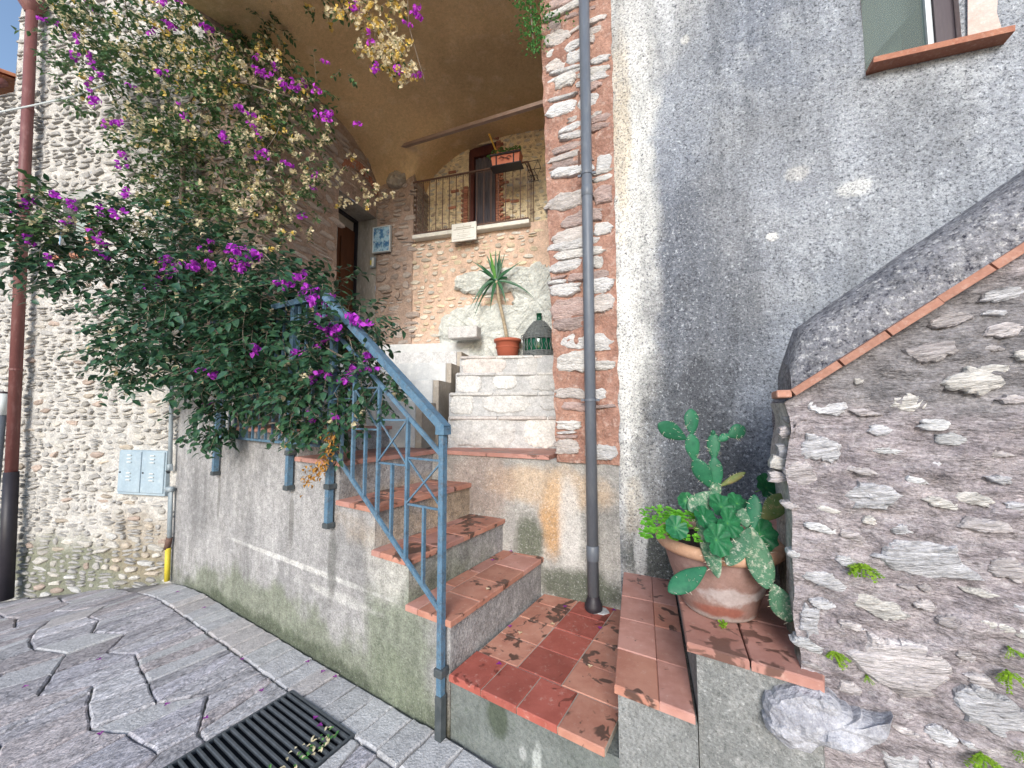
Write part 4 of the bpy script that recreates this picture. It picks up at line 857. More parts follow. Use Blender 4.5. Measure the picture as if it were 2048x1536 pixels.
def keepL(cx, cz):
    if wnx0-.05 < cx < wnx1+.12 and wnz0-.10 < cz < wnz1+.10: return False
    if bb[0]-.01 < cx < bb[1]+.02 and bb[2] < cz < bb[3]: return False
    return cz > gz(*LB.w(cx, 0, 0).xy) - .02 and (cx > xl+.04 or cz < zg-.06)
cells = courses(xl-1.2, .04, -.9, 7.2, (.045, .10), (.08, .26), rr, fill=.92, keep=keepL, split=.4, n=8, rot=.2)
def vis(c):                                                     # what shows largest in the street view
    p = LB.w(c[0], 0, c[1]); d_ = p - CAM; return -(c[2]*c[3]) / (d_.length**2) * (1.0 if c[1] < 3.0 else .55) * (1 if p.x/p.y > -1.34 else 0)
lay(lh, cells, 'rubble_stone', (.008, .028), rr, limit=300, score=vis, n=8, ex=2.8, jit=.24)
# its window
wn = MB().box(wnx0, wnx1, .12, .15, wnz0, wnz1).obj('window', 'dark_frame', lh)
MB().box(wnx0+.04, wnx1-.04, .10, .118, wnz0+.04, wnz1-.04).obj('pane', 'pale_blind', wn)
for a, b in (((wnx0,0),(wnx0,.15)), ((wnx1,.15),(wnx1,0))): MB().add([(a[0],a[1],wnz0),(b[0],b[1],wnz0),(b[0],b[1],wnz1),(a[0],a[1],wnz1)], [(0,1,2,3)]).obj('window_reveal', 'pale_mortar', lh)
MB().cbox(wnx0-.22, wnx1+.12, -.03, .14, wnz1+.0, wnz1+.085, .006).obj('lintel', 'grey_beam', lh)
for i in range(9): MB().cbox(-.022, .022, -.05, .13, -.05, .0, .004).obj('sill_brick', 'brick', lh, loc=(wnx0-.05+.052*i*(wnx1-wnx0+.1)/.416, 0, wnz0-.002))
for i in range(7): MB().cbox(-.055, .055, -.015, .05, -.022, .022, .004).obj('jamb_brick', 'brick', lh, loc=(wnx1+.062+(.03 if i % 2 else 0), 0, wnz0+.04+.06*i))
# roof and gutter of the low wing, house beyond
g0 = LB.L(-60, 168, -.12); g1 = LB.L(62, 208, -.12)
MB().tube([(xl-3.4, -.10, zg+.06), (xl+.02, -.10, zg+.0)], .045, 10).obj('gutter', 'brown_pipe', lh, smooth=True)
m = MB(); 
for i in range(16):
    x = xl - .08 - .19*i; t = MB().grid(lambda u, v: (x+.085*math.cos(math.pi*u), -.16+1.4*v, zg+.10+.07*math.sin(math.pi*u)+.50*v), 6, 3); t.obj('roof_tile', 'roof_tile', lh, smooth=True)
MB().add([(xl-3.4,-.12,zg+.09),(xl,-.12,zg+.09),(xl,1.3,zg+.58),(xl-3.4,1.3,zg+.58)], [(0,1,2,3)]).obj('roof_deck', 'roof_tile', lh)
q = LB.w(xl, 2.6, 0); fh = thing('far_house', 'far house with red tiled eaves and a roof terrace rail in the top left corner', 'house', None, loc=(q.x-1.2, q.y+1.6, 0), rot=(0, 0, R(-20)))
zt = at(20, 58, q.y+1.6).z
MB().box(-4, .9, 0, 3, -1, zt-.05).obj('wall', 'cream_mortar', fh)
MB().box(-4.2, 1.15, -.35, 3.2, zt-.02, zt+.10).obj('eaves', 'roof_tile', fh); MB().box(-4.2, 1.05, -.25, 3.2, zt-.18, zt-.03).obj('cornice', 'brick', fh)
m = MB()
for i in range(22): x = 1.1-.22*i; MB().grid(lambda u, v: (x+.10*math.cos(math.pi*u), -.4+2.2*v, zt+.10+.09*math.sin(math.pi*u)+.75*v), 6, 2).obj('roof_tile', 'roof_tile', fh, smooth=True)
zr = at(20, 90, q.y+1.2).z
MB().box(-3, 1.0, -.42, -.40, zr+.28, zr+.31).obj('terrace_rail', 'rail_paint', fh)
for i in range(16): MB().box(1.0-.14*i, 1.015-.14*i, -.42, -.405, zr-.1, zr+.28).obj('terrace_baluster', 'rail_paint', fh)
# pipes on the stone house
bp = thing('brown_downpipe', 'tall brown downpipe with black iron foot on the stone house', 'downpipe', LB)
a0, a1 = LB.L(12, 1185, -.12), LB.L(66, -20, -.12); f = lambda t: (a0.x+(a1.x-a0.x)*t, -.12, a0.z+(a1.z-a0.z)*t)
tb = .17
MB().tube([f(tb), f(.6), f(1)], .047, 14).obj('pipe', 'brown_pipe', bp, smooth=True); MB().tube([f(-.01), f(tb+.01)], .055, 14).obj('cast_foot', 'black_iron', bp, smooth=True)
for t in (.34, .55, .78): 
    p = f(t); MB().lathe([(.048, -.012), (.052, -.012), (.052, .012), (.048, .012)], 14, p).obj('clamp', 'brown_pipe', bp)
h_ = f(.985); MB().lathe([(.05, -.1), (.11, .0), (.12, .25), (.0, .25)], 14, (h_[0], h_[1], h_[2]-.1)).obj('hopper', 'brown_pipe', bp, smooth=True)
q = LB.L(6, 800, -.08); cd_ = thing('grey_conduit', 'short grey plastic conduit with pale cap beside the brown downpipe', 'conduit', LB)
z1 = LB.L(8, 830, -.08).z; z2 = LB.L(4, 1065, -.08).z; z0 = LB.L(6, 787, -.08).z
MB().tube([(q.x, -.08, z2), (q.x, -.08, z1)], .035, 12).obj('tube', 'grey_pipe', cd_, smooth=True); MB().tube([(q.x, -.08, z1), (q.x, -.08, z0)], .04, 12).obj('sleeve', 'white_metal', cd_, smooth=True); MB().tube([(q.x, -.08, z0), (q.x, -.08, z0+.02)], .042, 12).obj('cap', 'dark_frame', cd_, smooth=True)
# meter box
mb_ = thing('meter_box', 'pale blue grey double door meter box with louvres on the stone house', 'meter box', LB)
p0, p1 = LB.L(234, 988, -.05), LB.L(334, 902, -.05); x0, x1, z0, z1 = p0.x, p1.x, p0.z, p1.z; xm = (x0+x1)/2
MB().cbox(x0, x1, -.05, .06, z0, z1, .005).obj('case', 'box_paint', mb_)
for k, (a, b) in enumerate(((x0+.012, xm-.006), (xm+.006, x1-.012))):
    dr = MB().cbox(a, b, -.062, -.048, z0+.025, z1-.012, .004).obj('door', 'box_paint', mb_); c = (a+b)/2
    for zz in (.72, .32):
        for j in range(3): MB().cbox(c-.026, c+.026, -.075, -.060, z0+(z1-z0)*zz+.034*j, z0+(z1-z0)*zz+.034*j+.013, .004).obj('louvre', 'white_metal', dr)
    MB().cbox(a+.02, a+.034, -.07, -.06, (z0+z1)/2-.006, (z0+z1)/2+.008, .002).obj('lock', 'black_iron', dr)
# gas pipe
gp = thing('gas_pipe', 'thin grey gas pipe with yellow foot in the corner by the plastered stair wall', 'pipe', LB)
g = lambda px, py: tuple(LB.L(px, py, -.06))
MB().tube([g(344, 760), g(340, 935)], .017, 10).obj('pipe', 'galvanised', gp, smooth=True)
MB().tube([g(339, 1078), g(341, 985), g(345, 978)], .019, 10).obj('lower_pipe', 'galvanised', gp, smooth=True); MB().tube([g(334, 978), g(346, 979)], .026, 10).obj('elbow', 'galvanised', gp, smooth=True)
MB().tube([g(340, 928), g(341, 940), g(336, 943)], .022, 10).obj('elbow', 'galvanised', gp, smooth=True)
MB().tube([g(339, 1075), g(334, 1098)], .026, 10).obj('union', 'rust_iron', gp, smooth=True); MB().tube([g(334, 1162), g(336, 1096)], .022, 10).obj('yellow_foot', 'yellow_pipe', gp, smooth=True)
# cable and bracket rod
tag(MB().tube([at(-20, 228, 3.6), at(70, 210, 3.55), at(150, 192, 3.5), at(260, 150, 3.5)], .008, 6).obj('overhead_cable', 'white_metal', None), 'pale cable stretched from the brown downpipe into the bougainvillea', 'cable')
tag(MB().tube([at(462, 45, 3.4), at(482, 18, 3.35), at(515, -12, 3.3)], .012, 6).obj('bracket_rod', 'galvanised', None), 'grey metal rod holding the bougainvillea at the vault edge', 'rod')
# ------------------------------------------------------------ stone parapet of the right stair
rr = random.Random(9)
sw = thing('stone_parapet', 'rough rubble stair parapet with brick course and rounded rendered top', 'parapet wall', SW)
t0 = SW.L(1556, 806); t1 = SW.L(2048, 497); slope = (t1.z-t0.z)/(t1.x-t0.x); tz = lambda x: t0.z + slope*(x-t0.x)
XW = 1.5; cell = .03
def swf(u, v): x = -.02+(XW+.02)*u; z = -.4 + (tz(x)-.012+.4)*v; k = .016*nz(x, z, 1, 9)+.018*nz(x*.45+z*.1, z, 4, 30)+.008*nz(x*.5+z*.15, z, 7, 75)+.004*nz(x, z, 2, 140); return (x + (.022*nz(z*7, 3, 1)+.05*(.76-z)*(z < .76)*0 if u < .01 else 0), k, z)
face = MB().grid(swf, 150, 170).obj('wall_face', 'parapet_mortar', sw, smooth=True)
MB().grid(lambda u, v: (-.02+.022*nz((-.4+(tz(-.02)+.388)*v)*7, 3, 1)+(.03*nz(u*3, v*9, 7)) * (u > 0), .42*u, -.4+(tz(-.02)+.388)*v), 10, 50).obj('wall_end', 'end_mortar', sw, smooth=True)
MB().add([(-.02,.42,-.4),(XW,.42,-.4),(XW,.42,tz(XW)),(-.02,.42,tz(-.02))], [(0,1,2,3)]).obj('wall_back', 'parapet_mortar', sw)
def copf(u, v):                                                   # rounded render hump
    x = .0 + XW*u; a = math.pi*v; hgt = .215*(min(1, u*XW/.05+.55)); y = .19 - .185*math.cos(a); s_ = math.sin(a)**.55
    n_ = .008*nz(x, y, s_, 8)
    return (x, y + n_ , tz(x) + hgt*s_ + n_)
MB().grid(copf, 40, 16).obj('coping', 'coping_render', sw, smooth=True)
MB().add([copf(0, k/12) for k in range(13)], [tuple(range(13))]).obj('coping_end', 'coping_render', sw)
jx = [SW.L(*k, -.03).x for k in ((1585,795),(1680,744),(1774,678),(1879,609),(1983,538))]; jx += [jx[-1]+.11, jx[-1]+.22, jx[-1]+.33, jx[-1]+.5]
for i in range(len(jx)-1):
    a, b = jx[i]+.002, jx[i+1]-.002; m = MB(); m.bar((a, .0+rr.uniform(-.003, .003), tz(a)+.004), (b, .0+rr.uniform(-.003, .003), tz(b)+.004), .085, .022); m.obj('coping_brick', 'coping_brick', sw)
m = MB().cbox(-.045, jx[0]-.002, -.04, .12, tz(0)-.012, tz(0)+.012, .003); m.obj('coping_brick', 'coping_brick', sw)
spec_ = [ # (px, py, half width px, half height px, tilt)
 (1845,1120,115,40,.12),(1800,1330,120,60,.10),(1740,995,62,26,.05),(1945,762,60,28,-.10),(1860,705,65,22,-.40),(1985,1420,75,42,.15),(1640,895,50,30,-.15),(1600,945,38,28,.5),
 (1655,812,42,18,.15),(1815,805,42,18,-.30),(1900,640,45,14,-.40),(2000,590,50,14,-.35),(2010,660,50,16,-.30),(1880,1005,40,12,.35),(1950,1000,42,14,.25),(1645,1055,38,10,.2),(1648,1160,48,16,.35),
 (1645,1208,26,10,.15),(1620,1240,22,34,.3),(1690,1480,1,1,0),(1880,1470,32,18,.1),(1700,1375,26,14,.0),(1965,1050,60,16,.15),(2025,1140,50,22,.1),(1980,905,50,9,.15),(1860,930,36,9,.2),(1900,880,34,14,.2),
 (1770,900,36,9,.2),(1590,1110,25,10,.4),(1760,1215,60,20,.15),(1905,1245,40,14,-.1),(1870,850,34,12,.05),(1700,1070,30,10,.25),(1830,960,28,8,.3),(1990,740,40,10,-.15),(2030,800,40,10,0),(1760,860,30,14,.1),(1720,940,36,8,.3),
 (1580,1010,18,8,.3),(1615,1290,40,12,.3),(1800,1525,40,30,.2),(1960,1185,40,8,.15),(1700,1250,30,8,.2),(1850,1210,22,12,0),(1990,1250,40,9,.2),(1690,1120,24,12,.1),(1930,1310,24,10,.1),(2000,960,30,9,.2)]
r5 = random.Random(77)
for _ in range(120):
    px, py = r5.uniform(1585, 2060), r5.uniform(600, 1540)
    if py < 800 - (px-1585)*.66 + 45 or any(abs(px-q[0]) < q[2]+16 and abs(py-q[1]) < q[3]+14 for q in spec_) or (1500 < px < 1790 and 1345 < py < 1500): continue
    spec_.append((px, py, r5.uniform(12, 34), r5.uniform(5, 12), r5.uniform(0, .3)))
for px, py, hw, hh, tl in spec_:
    if hw < 5: continue
    c = SW.L(px, py); e = SW.L(px+hw, py); f_ = SW.L(px, py+hh); W, Hh = abs(e.x-c.x), abs(f_.z-c.z)
    tl2 = tl + (-.05 if py > 1000 else .05)
    m = MB(); pillow(m, blob(0, 0, W*1.15, Hh*1.2, rr, 13, 2.1, .2, -(tl)*.55), .012 if hw < 60 else .020, rr, 0, .03, fine=hw > 14); m.obj('stone', 'parapet_stone', sw, loc=(c.x, .005, c.z))
for px, py, hw, hh in ((1543,925,14,16), (1556,905,10,24), (1560,865,12,14), (1572, 840, 14, 10), (1545, 955, 16, 14)):  # stones of the wall end
    c = SW.L(px, py, .03); m = MB(); pillow(m, blob(0, 0, hw/769*1.6, hh/769*1.3, rr, 10, 2.6, .22, rr.uniform(-.5, .5)), .012, rr, 0, .05); m.obj('stone', 'parapet_stone', sw, loc=(c.x+.016, .04, c.z))
# big rock at the foot
c = SW.L(1640, 1415, -.01); ol = [SW.L(*q, -.01) for q in ((1520,1392),(1548,1364),(1598,1358),(1640,1364),(1668,1392),(1700,1412),(1738,1418),(1776,1424),(1770,1462),(1735,1474),(1690,1468),(1650,1474),(1610,1486),(1560,1470),(1532,1440))]
m = MB(); pillow(m, [(p.x-c.x, p.z-c.z) for p in ol][::-1], .075, rr, 0, .10, fine=True)
o = m.obj('boulder', 'lilac_rock', None); o.location = SW.w(c.x, -.005, c.z); o.rotation_euler = (0, 0, SW.th); tag(o, 'big pale lilac grey rock built into the foot of the parapet', 'rock')
# ------------------------------------------------------------ bougainvillea
rr = random.Random(17); G = rr.gauss
bo = thing('bougainvillea', 'large bougainvillea with purple and dried cream bracts spilling over the stair railing', 'bougainvillea', None, loc=(-3.22, 3.86, 1.79))
BO = Vector(bo.location)
def W(px, py, Y): return at(px, py, Y) - BO
wood = MB(); 
def curve(pts, n=6):
    P = [Vector(p) for p in pts]; out = []
    for i in range(len(P)-1):
        a, b, c, d_ = P[max(i-1,0)], P[i], P[i+1], P[min(i+2, len(P)-1)]
        for k in range(n):
            t = k/n; out.append(.5*((2*b)+(c-a)*t+(2*a-5*b+4*c-d_)*t*t+(3*b-a-3*c+d_)*t**3))
    return out + [P[-1]]
tr = curve([Vector((0,0,-.05)), W(374,640,3.83), W(364,470,3.75), W(367,330,3.66), W(384,190,3.60), W(432,118,3.55), W(470,60,3.52)])
MB().tube(tr, .030, 8, r2=.016).obj('trunk', 'bark', bo, smooth=True)
MB().tube(curve([W(430,760,3.8)-Vector((0,0,.1)), W(446,560,3.7), W(440,420,3.66), W(450,330,3.62)]), .018, 7, r2=.008).obj('stem', 'bark', bo, smooth=True)
for pts, r0 in (([(386,190,3.6),(420,168,3.5),(480,165,3.4),(540,182,3.35),(620,205,3.3)], .012), ([(368,330,3.66),(300,250,3.6),(240,190,3.5),(170,120,3.5)], .009), ([(432,118,3.55),(420,60,3.5),(440,-10,3.4)], .010),
                ([(384,190,3.6),(310,130,3.55),(260,60,3.5),(250,-20,3.5)], .009), ([(460,160,3.5),(455,90,3.4),(425,0,3.3)], .007), ([(370,480,3.75),(300,520,3.4),(200,470,3.2),(100,430,3.1),(10,400,3.0)], .008),
                ([(372,520,3.75),(420,440,3.4),(330,455,3.2),(200,465,3.1),(80,440,3.0)], .005), ([(374,600,3.8),(460,600,3.2),(560,640,2.7),(660,700,2.4),(740,740,2.2)], .010), ([(374,640,3.8),(430,700,3.2),(520,780,2.75),(620,840,2.5),(700,830,2.4)], .009),
                ([(374,560,3.8),(480,480,3.2),(560,540,2.8),(660,600,2.5)], .006), ([(373,620,3.8),(330,620,3.4),(260,650,3.2)], .006), ([(440,700,3.6),(470,830,2.9),(560,846,2.7),(640,842,2.55)], .010),
                ([(470,60,3.5),(560,-20,3.3),(680,-40,3.2),(735,20,3.1),(760,120,3.05)], .005), ([(680,-40,3.2),(800,-30,3.1),(820,60,3.05),(850,165,3.0)], .004), ([(540,182,3.35),(560,250,3.4),(520,340,3.5),(600,420,3.5)], .006), ([(560,250,3.5),(640,320,3.7),(720,380,3.9)], .004)):
    MB().tube(curve([W(*p) for p in pts]), r0, 5, r2=r0*.4).obj('branch', 'bark', bo, smooth=True)
# leaf sprays: (px, py, distance, half width px, half height px, half depth m, sprays, leaf length, cream share, droop)
BL = [(520,40,3.3,60,70,.12,50,.05,.5,.3),(300,60,3.55,170,90,.35,200,.055,.38,.1),(180,90,3.55,90,90,.25,60,.055,.18,.1),(440,90,3.5,120,110,.3,130,.055,.65,.1),(250,190,3.55,110,85,.3,90,.055,.28,.1),(420,230,3.55,140,100,.35,200,.055,.50,.1),(520,190,3.45,95,90,.25,90,.055,.55,.2),
      (600,210,3.4,60,70,.15,40,.05,.3,.3),(420,340,3.6,150,90,.35,210,.055,.25,.2),(310,310,3.55,60,80,.25,45,.05,.1,.2),(560,330,3.5,110,90,.25,80,.052,.55,.3),(400,440,3.55,150,55,.3,130,.06,.25,.2),(560,420,3.5,80,60,.2,30,.05,.5,.3),
      (630,330,3.7,60,60,.12,24,.045,.85,.4),(700,370,3.9,60,40,.1,16,.045,.9,.4),(760,390,3.95,25,20,.06,6,.045,.9,.4),
      (330,480,3.3,140,60,.3,90,.072,.06,.2),(330,560,3.2,130,70,.35,120,.072,.05,.3),(460,560,3.05,150,80,.4,170,.072,.10,.3),(580,600,2.75,120,70,.3,130,.07,.07,.3),(420,660,3.0,190,70,.35,190,.072,.04,.4),(300,690,3.25,90,70,.25,70,.072,.06,.4),
      (560,690,2.7,150,70,.28,150,.07,.04,.4),(680,690,2.42,75,80,.18,90,.062,.05,.5),(500,760,2.75,130,55,.22,110,.068,.03,.6),(640,790,2.45,90,65,.14,90,.06,.04,.7),(750,765,2.2,45,40,.08,26,.05,.03,.6),(720,640,2.3,55,28,.08,16,.05,.05,.3),
      (430,830,2.95,40,45,.1,30,.06,.02,.9),(660,850,2.42,35,45,.08,22,.055,.05,1.0),(260,730,3.3,45,35,.12,22,.07,.02,.5),
      (50,470,3.05,75,55,.18,42,.075,.0,.3),(150,450,3.1,100,45,.18,55,.075,.02,.3),(70,530,3.05,70,35,.14,22,.075,.0,.5),(160,540,3.1,60,35,.12,16,.07,.0,.5),(230,610,3.25,50,25,.1,12,.065,.0,.4),(40,420,3.05,50,25,.1,16,.07,.0,.2),
      (740,20,3.1,70,40,.1,44,.045,.85,.6),(770,90,3.05,55,45,.08,36,.04,.92,.8),(830,140,3.0,25,25,.05,10,.04,.95,.8),(600,2,3.2,110,10,.1,18,.045,.3,.6),(690,140,3.0,8,6,.03,2,.04,.5,.8)]
twigs, rest_l, rest_c, rest_y = MB(), MB(), MB(), MB(); LV = []; CR = []
for (px, py, Y, hx, hy, hd, n, ll, cream, droop) in BL:
    c = W(px, py, Y); ax_, az_ = hx*Y/F, hy*Y/F
    for _ in range(int(n*(1.2 if py < 460 else 1.1))):
        while True:
            u = Vector((rr.uniform(-1,1), rr.uniform(-1,1), rr.uniform(-1,1)))
            if .12 < u.length < 1: break
        u = u.normalized() * (u.length**.6)
        p = c + Vector((u.x*ax_, u.y*hd, u.z*az_))
        d_ = Vector((u.x*.7 + G(0,.5), u.y*.5 - .25 + G(0,.5), u.z*.4 - droop*.8 + G(0,.45) + .15)).normalized()
        L_ = rr.uniform(.10, .24) * (ll/.06); pts = [p]; q = p.copy(); dd_ = d_.copy(); k = rr.randint(5, 9)
        for i in range(k):
            dd_ = (dd_ + Vector((G(0,.12), G(0,.12), G(0,.12) - .05 - droop*.06))).normalized(); q = q + dd_*(L_/k); pts.append(q.copy())
        if max((pt + BO).y - 1.0 for pt in pts) > 9: continue
        twigs.tube([pts[0], pts[len(pts)//2], pts[-1]], .0022, 3, cap=False, r2=.001)
        bare = rr.random() < cream
        for i, pt in enumerate(pts[1:]):
            if bare and rr.random() < .5:
                CR.append((pt + Vector((G(0,.012), G(0,.012), G(0,.012))), rr.uniform(.85, 1.45), 'y' if (py < 200 and px > 330 and rr.random() < .35) or rr.random() < .06 else 'c'))
                if rr.random() < .5: continue
            elif cream > .8: continue
            side = dd_.cross(Vector((0,0,1))); side = (side if side.length > .1 else Vector((1,0,0))).normalized() * (1 if i % 2 else -1)
            dl = (side*.9 + dd_*.55 + Vector((G(0,.3), G(0,.3)-.1, G(0,.3)-.15))).normalized(); l = ll*rr.uniform(.65, 1.25)
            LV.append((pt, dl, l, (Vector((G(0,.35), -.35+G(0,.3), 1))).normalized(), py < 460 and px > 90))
def leaf_mesh(w_, fold, curl):
    m = MB(); leaf(m, Vector((0,0,0)), Vector((1,0,0)), 1.0, w_, Vector((0,0,1)), fold, curl)
    me = bpy.data.meshes.new('leaf'); me.from_pydata([tuple(v) for v in m.v], [], m.f); me.materials.append(MAT['bougain_leaf']); me.polygons.foreach_set('use_smooth', [True]*6); return me
lms = [leaf_mesh(.58, .18, .12), leaf_mesh(.50, .28, .22), leaf_mesh(.64, .10, .05)]
LV.sort(key=lambda t: -(t[2] / (t[0]+BO-CAM).length))
rest_u = MB()
for i, (p, dl, l, up, hi) in enumerate(LV):
    if i < 300:
        x_ = dl.normalized(); y_ = up.cross(x_).normalized(); z_ = x_.cross(y_)
        o = link('leaf', lms[i % 3], bo); o.matrix_local = Matrix(((x_.x*l, y_.x*l, z_.x*l, p.x), (x_.y*l, y_.y*l, z_.y*l, p.y), (x_.z*l, y_.z*l, z_.z*l, p.z), (0,0,0,1)))
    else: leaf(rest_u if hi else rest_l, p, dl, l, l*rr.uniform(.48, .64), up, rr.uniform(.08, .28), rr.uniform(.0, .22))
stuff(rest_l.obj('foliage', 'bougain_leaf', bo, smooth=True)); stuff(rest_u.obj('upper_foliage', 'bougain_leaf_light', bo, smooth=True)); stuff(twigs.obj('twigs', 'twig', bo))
def bract_mesh(nf, size, mt, seed, spread):
    r_ = random.Random(seed); m = MB()
    for k in range(nf):
        c = Vector((r_.gauss(0, spread), r_.gauss(0, spread), r_.gauss(0, spread)*.8)) if nf > 1 else Vector((0,0,0)); ax0 = Vector((r_.gauss(0,1), r_.gauss(0,1)-.6, r_.gauss(0,1))).normalized()
        a = ax0.orthogonal().normalized(); b = ax0.cross(a)
        if nf > 1: m.tube([Vector((0,0,0)), c], .001, 3)
        for j in range(3):
            t = j*2.094 + r_.uniform(-.3,.3); s_ = a*math.cos(t)+b*math.sin(t)
            leaf(m, c, (s_*.8 + ax0*.75).normalized(), size*r_.uniform(.85,1.1), size*.72, ax0 - s_*.5, -.20, -.15)
    me = bpy.data.meshes.new('bract'); me.from_pydata([tuple(v) for v in m.v], [], m.f); me.materials.append(MAT[mt]); return me
pms = [bract_mesh(n, .039, 'purple_bract', 40+i, sp) for i, (n, sp) in enumerate(((3,.022),(4,.03),(5,.036),(2,.015)))]
cms = [bract_mesh(1, .030, 'cream_bract', 60+i, 0) for i in range(4)]; yms = [bract_mesh(1, .030, 'yellow_bract', 70+i, 0) for i in range(3)]
PU = [(175,5),(325,5),(85,35),(155,75),(105,45),(175,110),(340,45),(300,60),(180,130),(200,150),(145,115),(175,160),(185,190),(195,205),(320,140),(265,170),(360,215),(365,235),(230,240),(205,245),(245,335),(240,310),(415,50),(510,110),(530,150),(545,130),(520,140),(610,165),(628,180),(560,168),(590,177),(632,226),(645,238),(662,232),(485,215),(500,225),(500,250),(452,272),(455,284),(520,270),(515,312),(530,308),(577,325),(625,372),(630,355),(602,437),
      (245,390),(5,415),(60,410),(110,395),(145,412),(200,420),(240,430),(135,440),(60,482),(100,520),(188,465),(200,490),(210,508),(285,568),(298,570),(340,522),(332,540),(355,527),(345,548),(385,530),(395,535),(420,478),(418,495),(415,530),(318,555),(468,525),(490,508),(505,512),(480,505),(500,525),(470,500),(553,570),(590,552),(615,568),(622,580),(632,603),(650,600),(605,590),(575,565),(650,636),(670,655),(640,648),(665,662),(512,698),(600,700),(610,705),(720,650),(702,755),(655,742),(690,760),(400,742),(420,752),(408,810),(415,822),(630,832),(665,840),(625,762),(745,735),(640,690),(705,742),(660,670),(630,640),(570,575),(740,715),(480,540),
      (705,15),(720,26),(830,20),(837,32),(815,45),(740,75),(790,140),(746,140),(835,146),(708,3),(350,0),(520,20),(650,120),(710,250),(700,640)]
for i, (px, py) in enumerate(PU):
    best = min(BL, key=lambda b: ((px-b[0])/b[3])**2 + ((py-b[1])/b[4])**2); Y = best[2] - best[5]*rr.uniform(.7, 1.05)
    p = W(px, py, Y); o = link('purple_bracts', pms[i % 4], bo, loc=p, rot=(G(0,.4), G(0,.6), rr.uniform(0,6.28))); k = rr.uniform(.85, 1.2); o.scale = (k,)*3
CR.sort(key=lambda t: -t[1]); nc = 0
for i, (p, k, kind) in enumerate(CR):
    ms = cms if kind == 'c' else yms
    if i < 300: o = link('dried_bract', ms[i % len(ms)], bo, loc=p, rot=(G(0,.6), G(0,.6), rr.uniform(0,6.28))); o.scale = (k,)*3
    else:
        t = rest_c if kind == 'c' else rest_y; ax0 = Vector((G(0,1), G(0,1)-.6, G(0,1)-.3)).normalized(); a = ax0.orthogonal().normalized(); b = ax0.cross(a)
        for j in range(3): s_ = a*math.cos(j*2.094)+b*math.sin(j*2.094); leaf(t, p, (s_*.8+ax0*.75).normalized(), .030*k, .022*k, ax0-s_*.5, -.2, -.15)
for t, mt in ((rest_c, 'cream_bract'), (rest_y, 'yellow_bract')):
    if t.v: stuff(t.obj('small_dried_bracts', mt, bo))
m = MB()                                                          # withered orange leaves under the spray
for k in range(150):
    a = rr.random(); q = W(665-52*a**2+G(0,7), 860+105*a+G(0,8), 2.36); leaf(m, q, Vector((G(0,1), G(0,1), G(0,1)-.5)), rr.uniform(.018,.034), .018, Vector((0,0,1)), .3, .4)
for k in range(24): q = W(rr.uniform(605,625)+rr.choice((0,20)), 950+G(0,8), 2.36); leaf(m, q, Vector((G(0,1), G(0,1), G(0,1))), .028, .018, Vector((0,0,1)), .3, .4)
stuff(m.obj('withered_leaves', 'dry_leaf', bo))
# small bright plant on top of the wall
m = MB(); c = at(385, 762, 3.55)
for k in range(70): leaf(m, Vector((G(0,.10), G(0,.05), abs(G(0,.035)))), Vector((G(0,1), G(0,1), G(.3,.6))), rr.uniform(.03,.05), rr.uniform(.02,.03))
tag(m.obj('wall_plant', 'bright_leaf', None, loc=Vector((c.x, c.y, 1.80))), 'small bright green plant on top of the plastered stair wall', 'plant')
# creeper by the pier top
cr = thing('green_creeper', 'fresh green creeper hanging at the top of the stone pier', 'creeper', None, loc=at(1060, 20, 2.75)); m = MB(); C0 = Vector(cr.location)
for k in range(520):
    a = rr.random()**1.2; px = 1058+G(0,17)*(1.25-.6*a) + 12*a; py = -40 + 145*a + G(0,6); p = at(px, py, 2.66+G(0,.05)) - C0
    leaf(m, p, Vector((G(0,1), G(0,.7)-.3, G(0,.6)-.6)), rr.uniform(.018,.034), rr.uniform(.014,.022))
for k in range(60): p = at(1088+abs(G(0,26)), 35+G(0,10), 2.62) - C0; leaf(m, p, Vector((G(0,1), G(0,.7)-.3, G(0,.6)-.6)), rr.uniform(.015,.026), .015)
for k in range(40): p = at(1195+G(0,10), 15+G(0,20), 2.58) - C0; leaf(m, p, Vector((G(0,1), G(0,.7)-.3, G(0,.6)-.6)), rr.uniform(.015,.026), .015)
stuff(m.obj('foliage', 'ivy_leaf', cr)); MB().tube([at(1060, -60, 2.72)-C0, at(1062, 30, 2.70)-C0, at(1068, 100, 2.68)-C0], .005, 5).obj('stem', 'bark', cr)
# ------------------------------------------------------------ yucca in its pot
q = at(1015, 711, 4.50); yu = thing('potted_yucca', 'spiky yucca on a bare stem in a round orange plastic pot', 'potted plant', None, loc=(q.x, 4.62, 2.176)); YO = Vector(yu.location)
pot = MB().lathe([(0,0), (.115,0), (.135,.12), (.139,.125), (.143,.20), (.165,.203), (.168,.235), (.155,.237), (.15,.20), (0,.20)], 28).obj('pot', 'plastic_pot', yu, smooth=True)
MB().lathe([(.1455,.128), (.149,.131), (.149,.137), (.1455,.140)], 28).obj('pot_band', 'plastic_pot', pot, smooth=True)
MB().lathe([(.149,.205), (0,.215)], 20).obj('soil', 'soil', yu)
top = at(993, 562, 4.62) - YO
MB().tube(curve([Vector((-.0,0,.2)), at(1007,640,4.62)-YO, at(998,600,4.62)-YO, top]), .022, 9, r2=.018).obj('stem', 'yucca_trunk', yu, smooth=True)
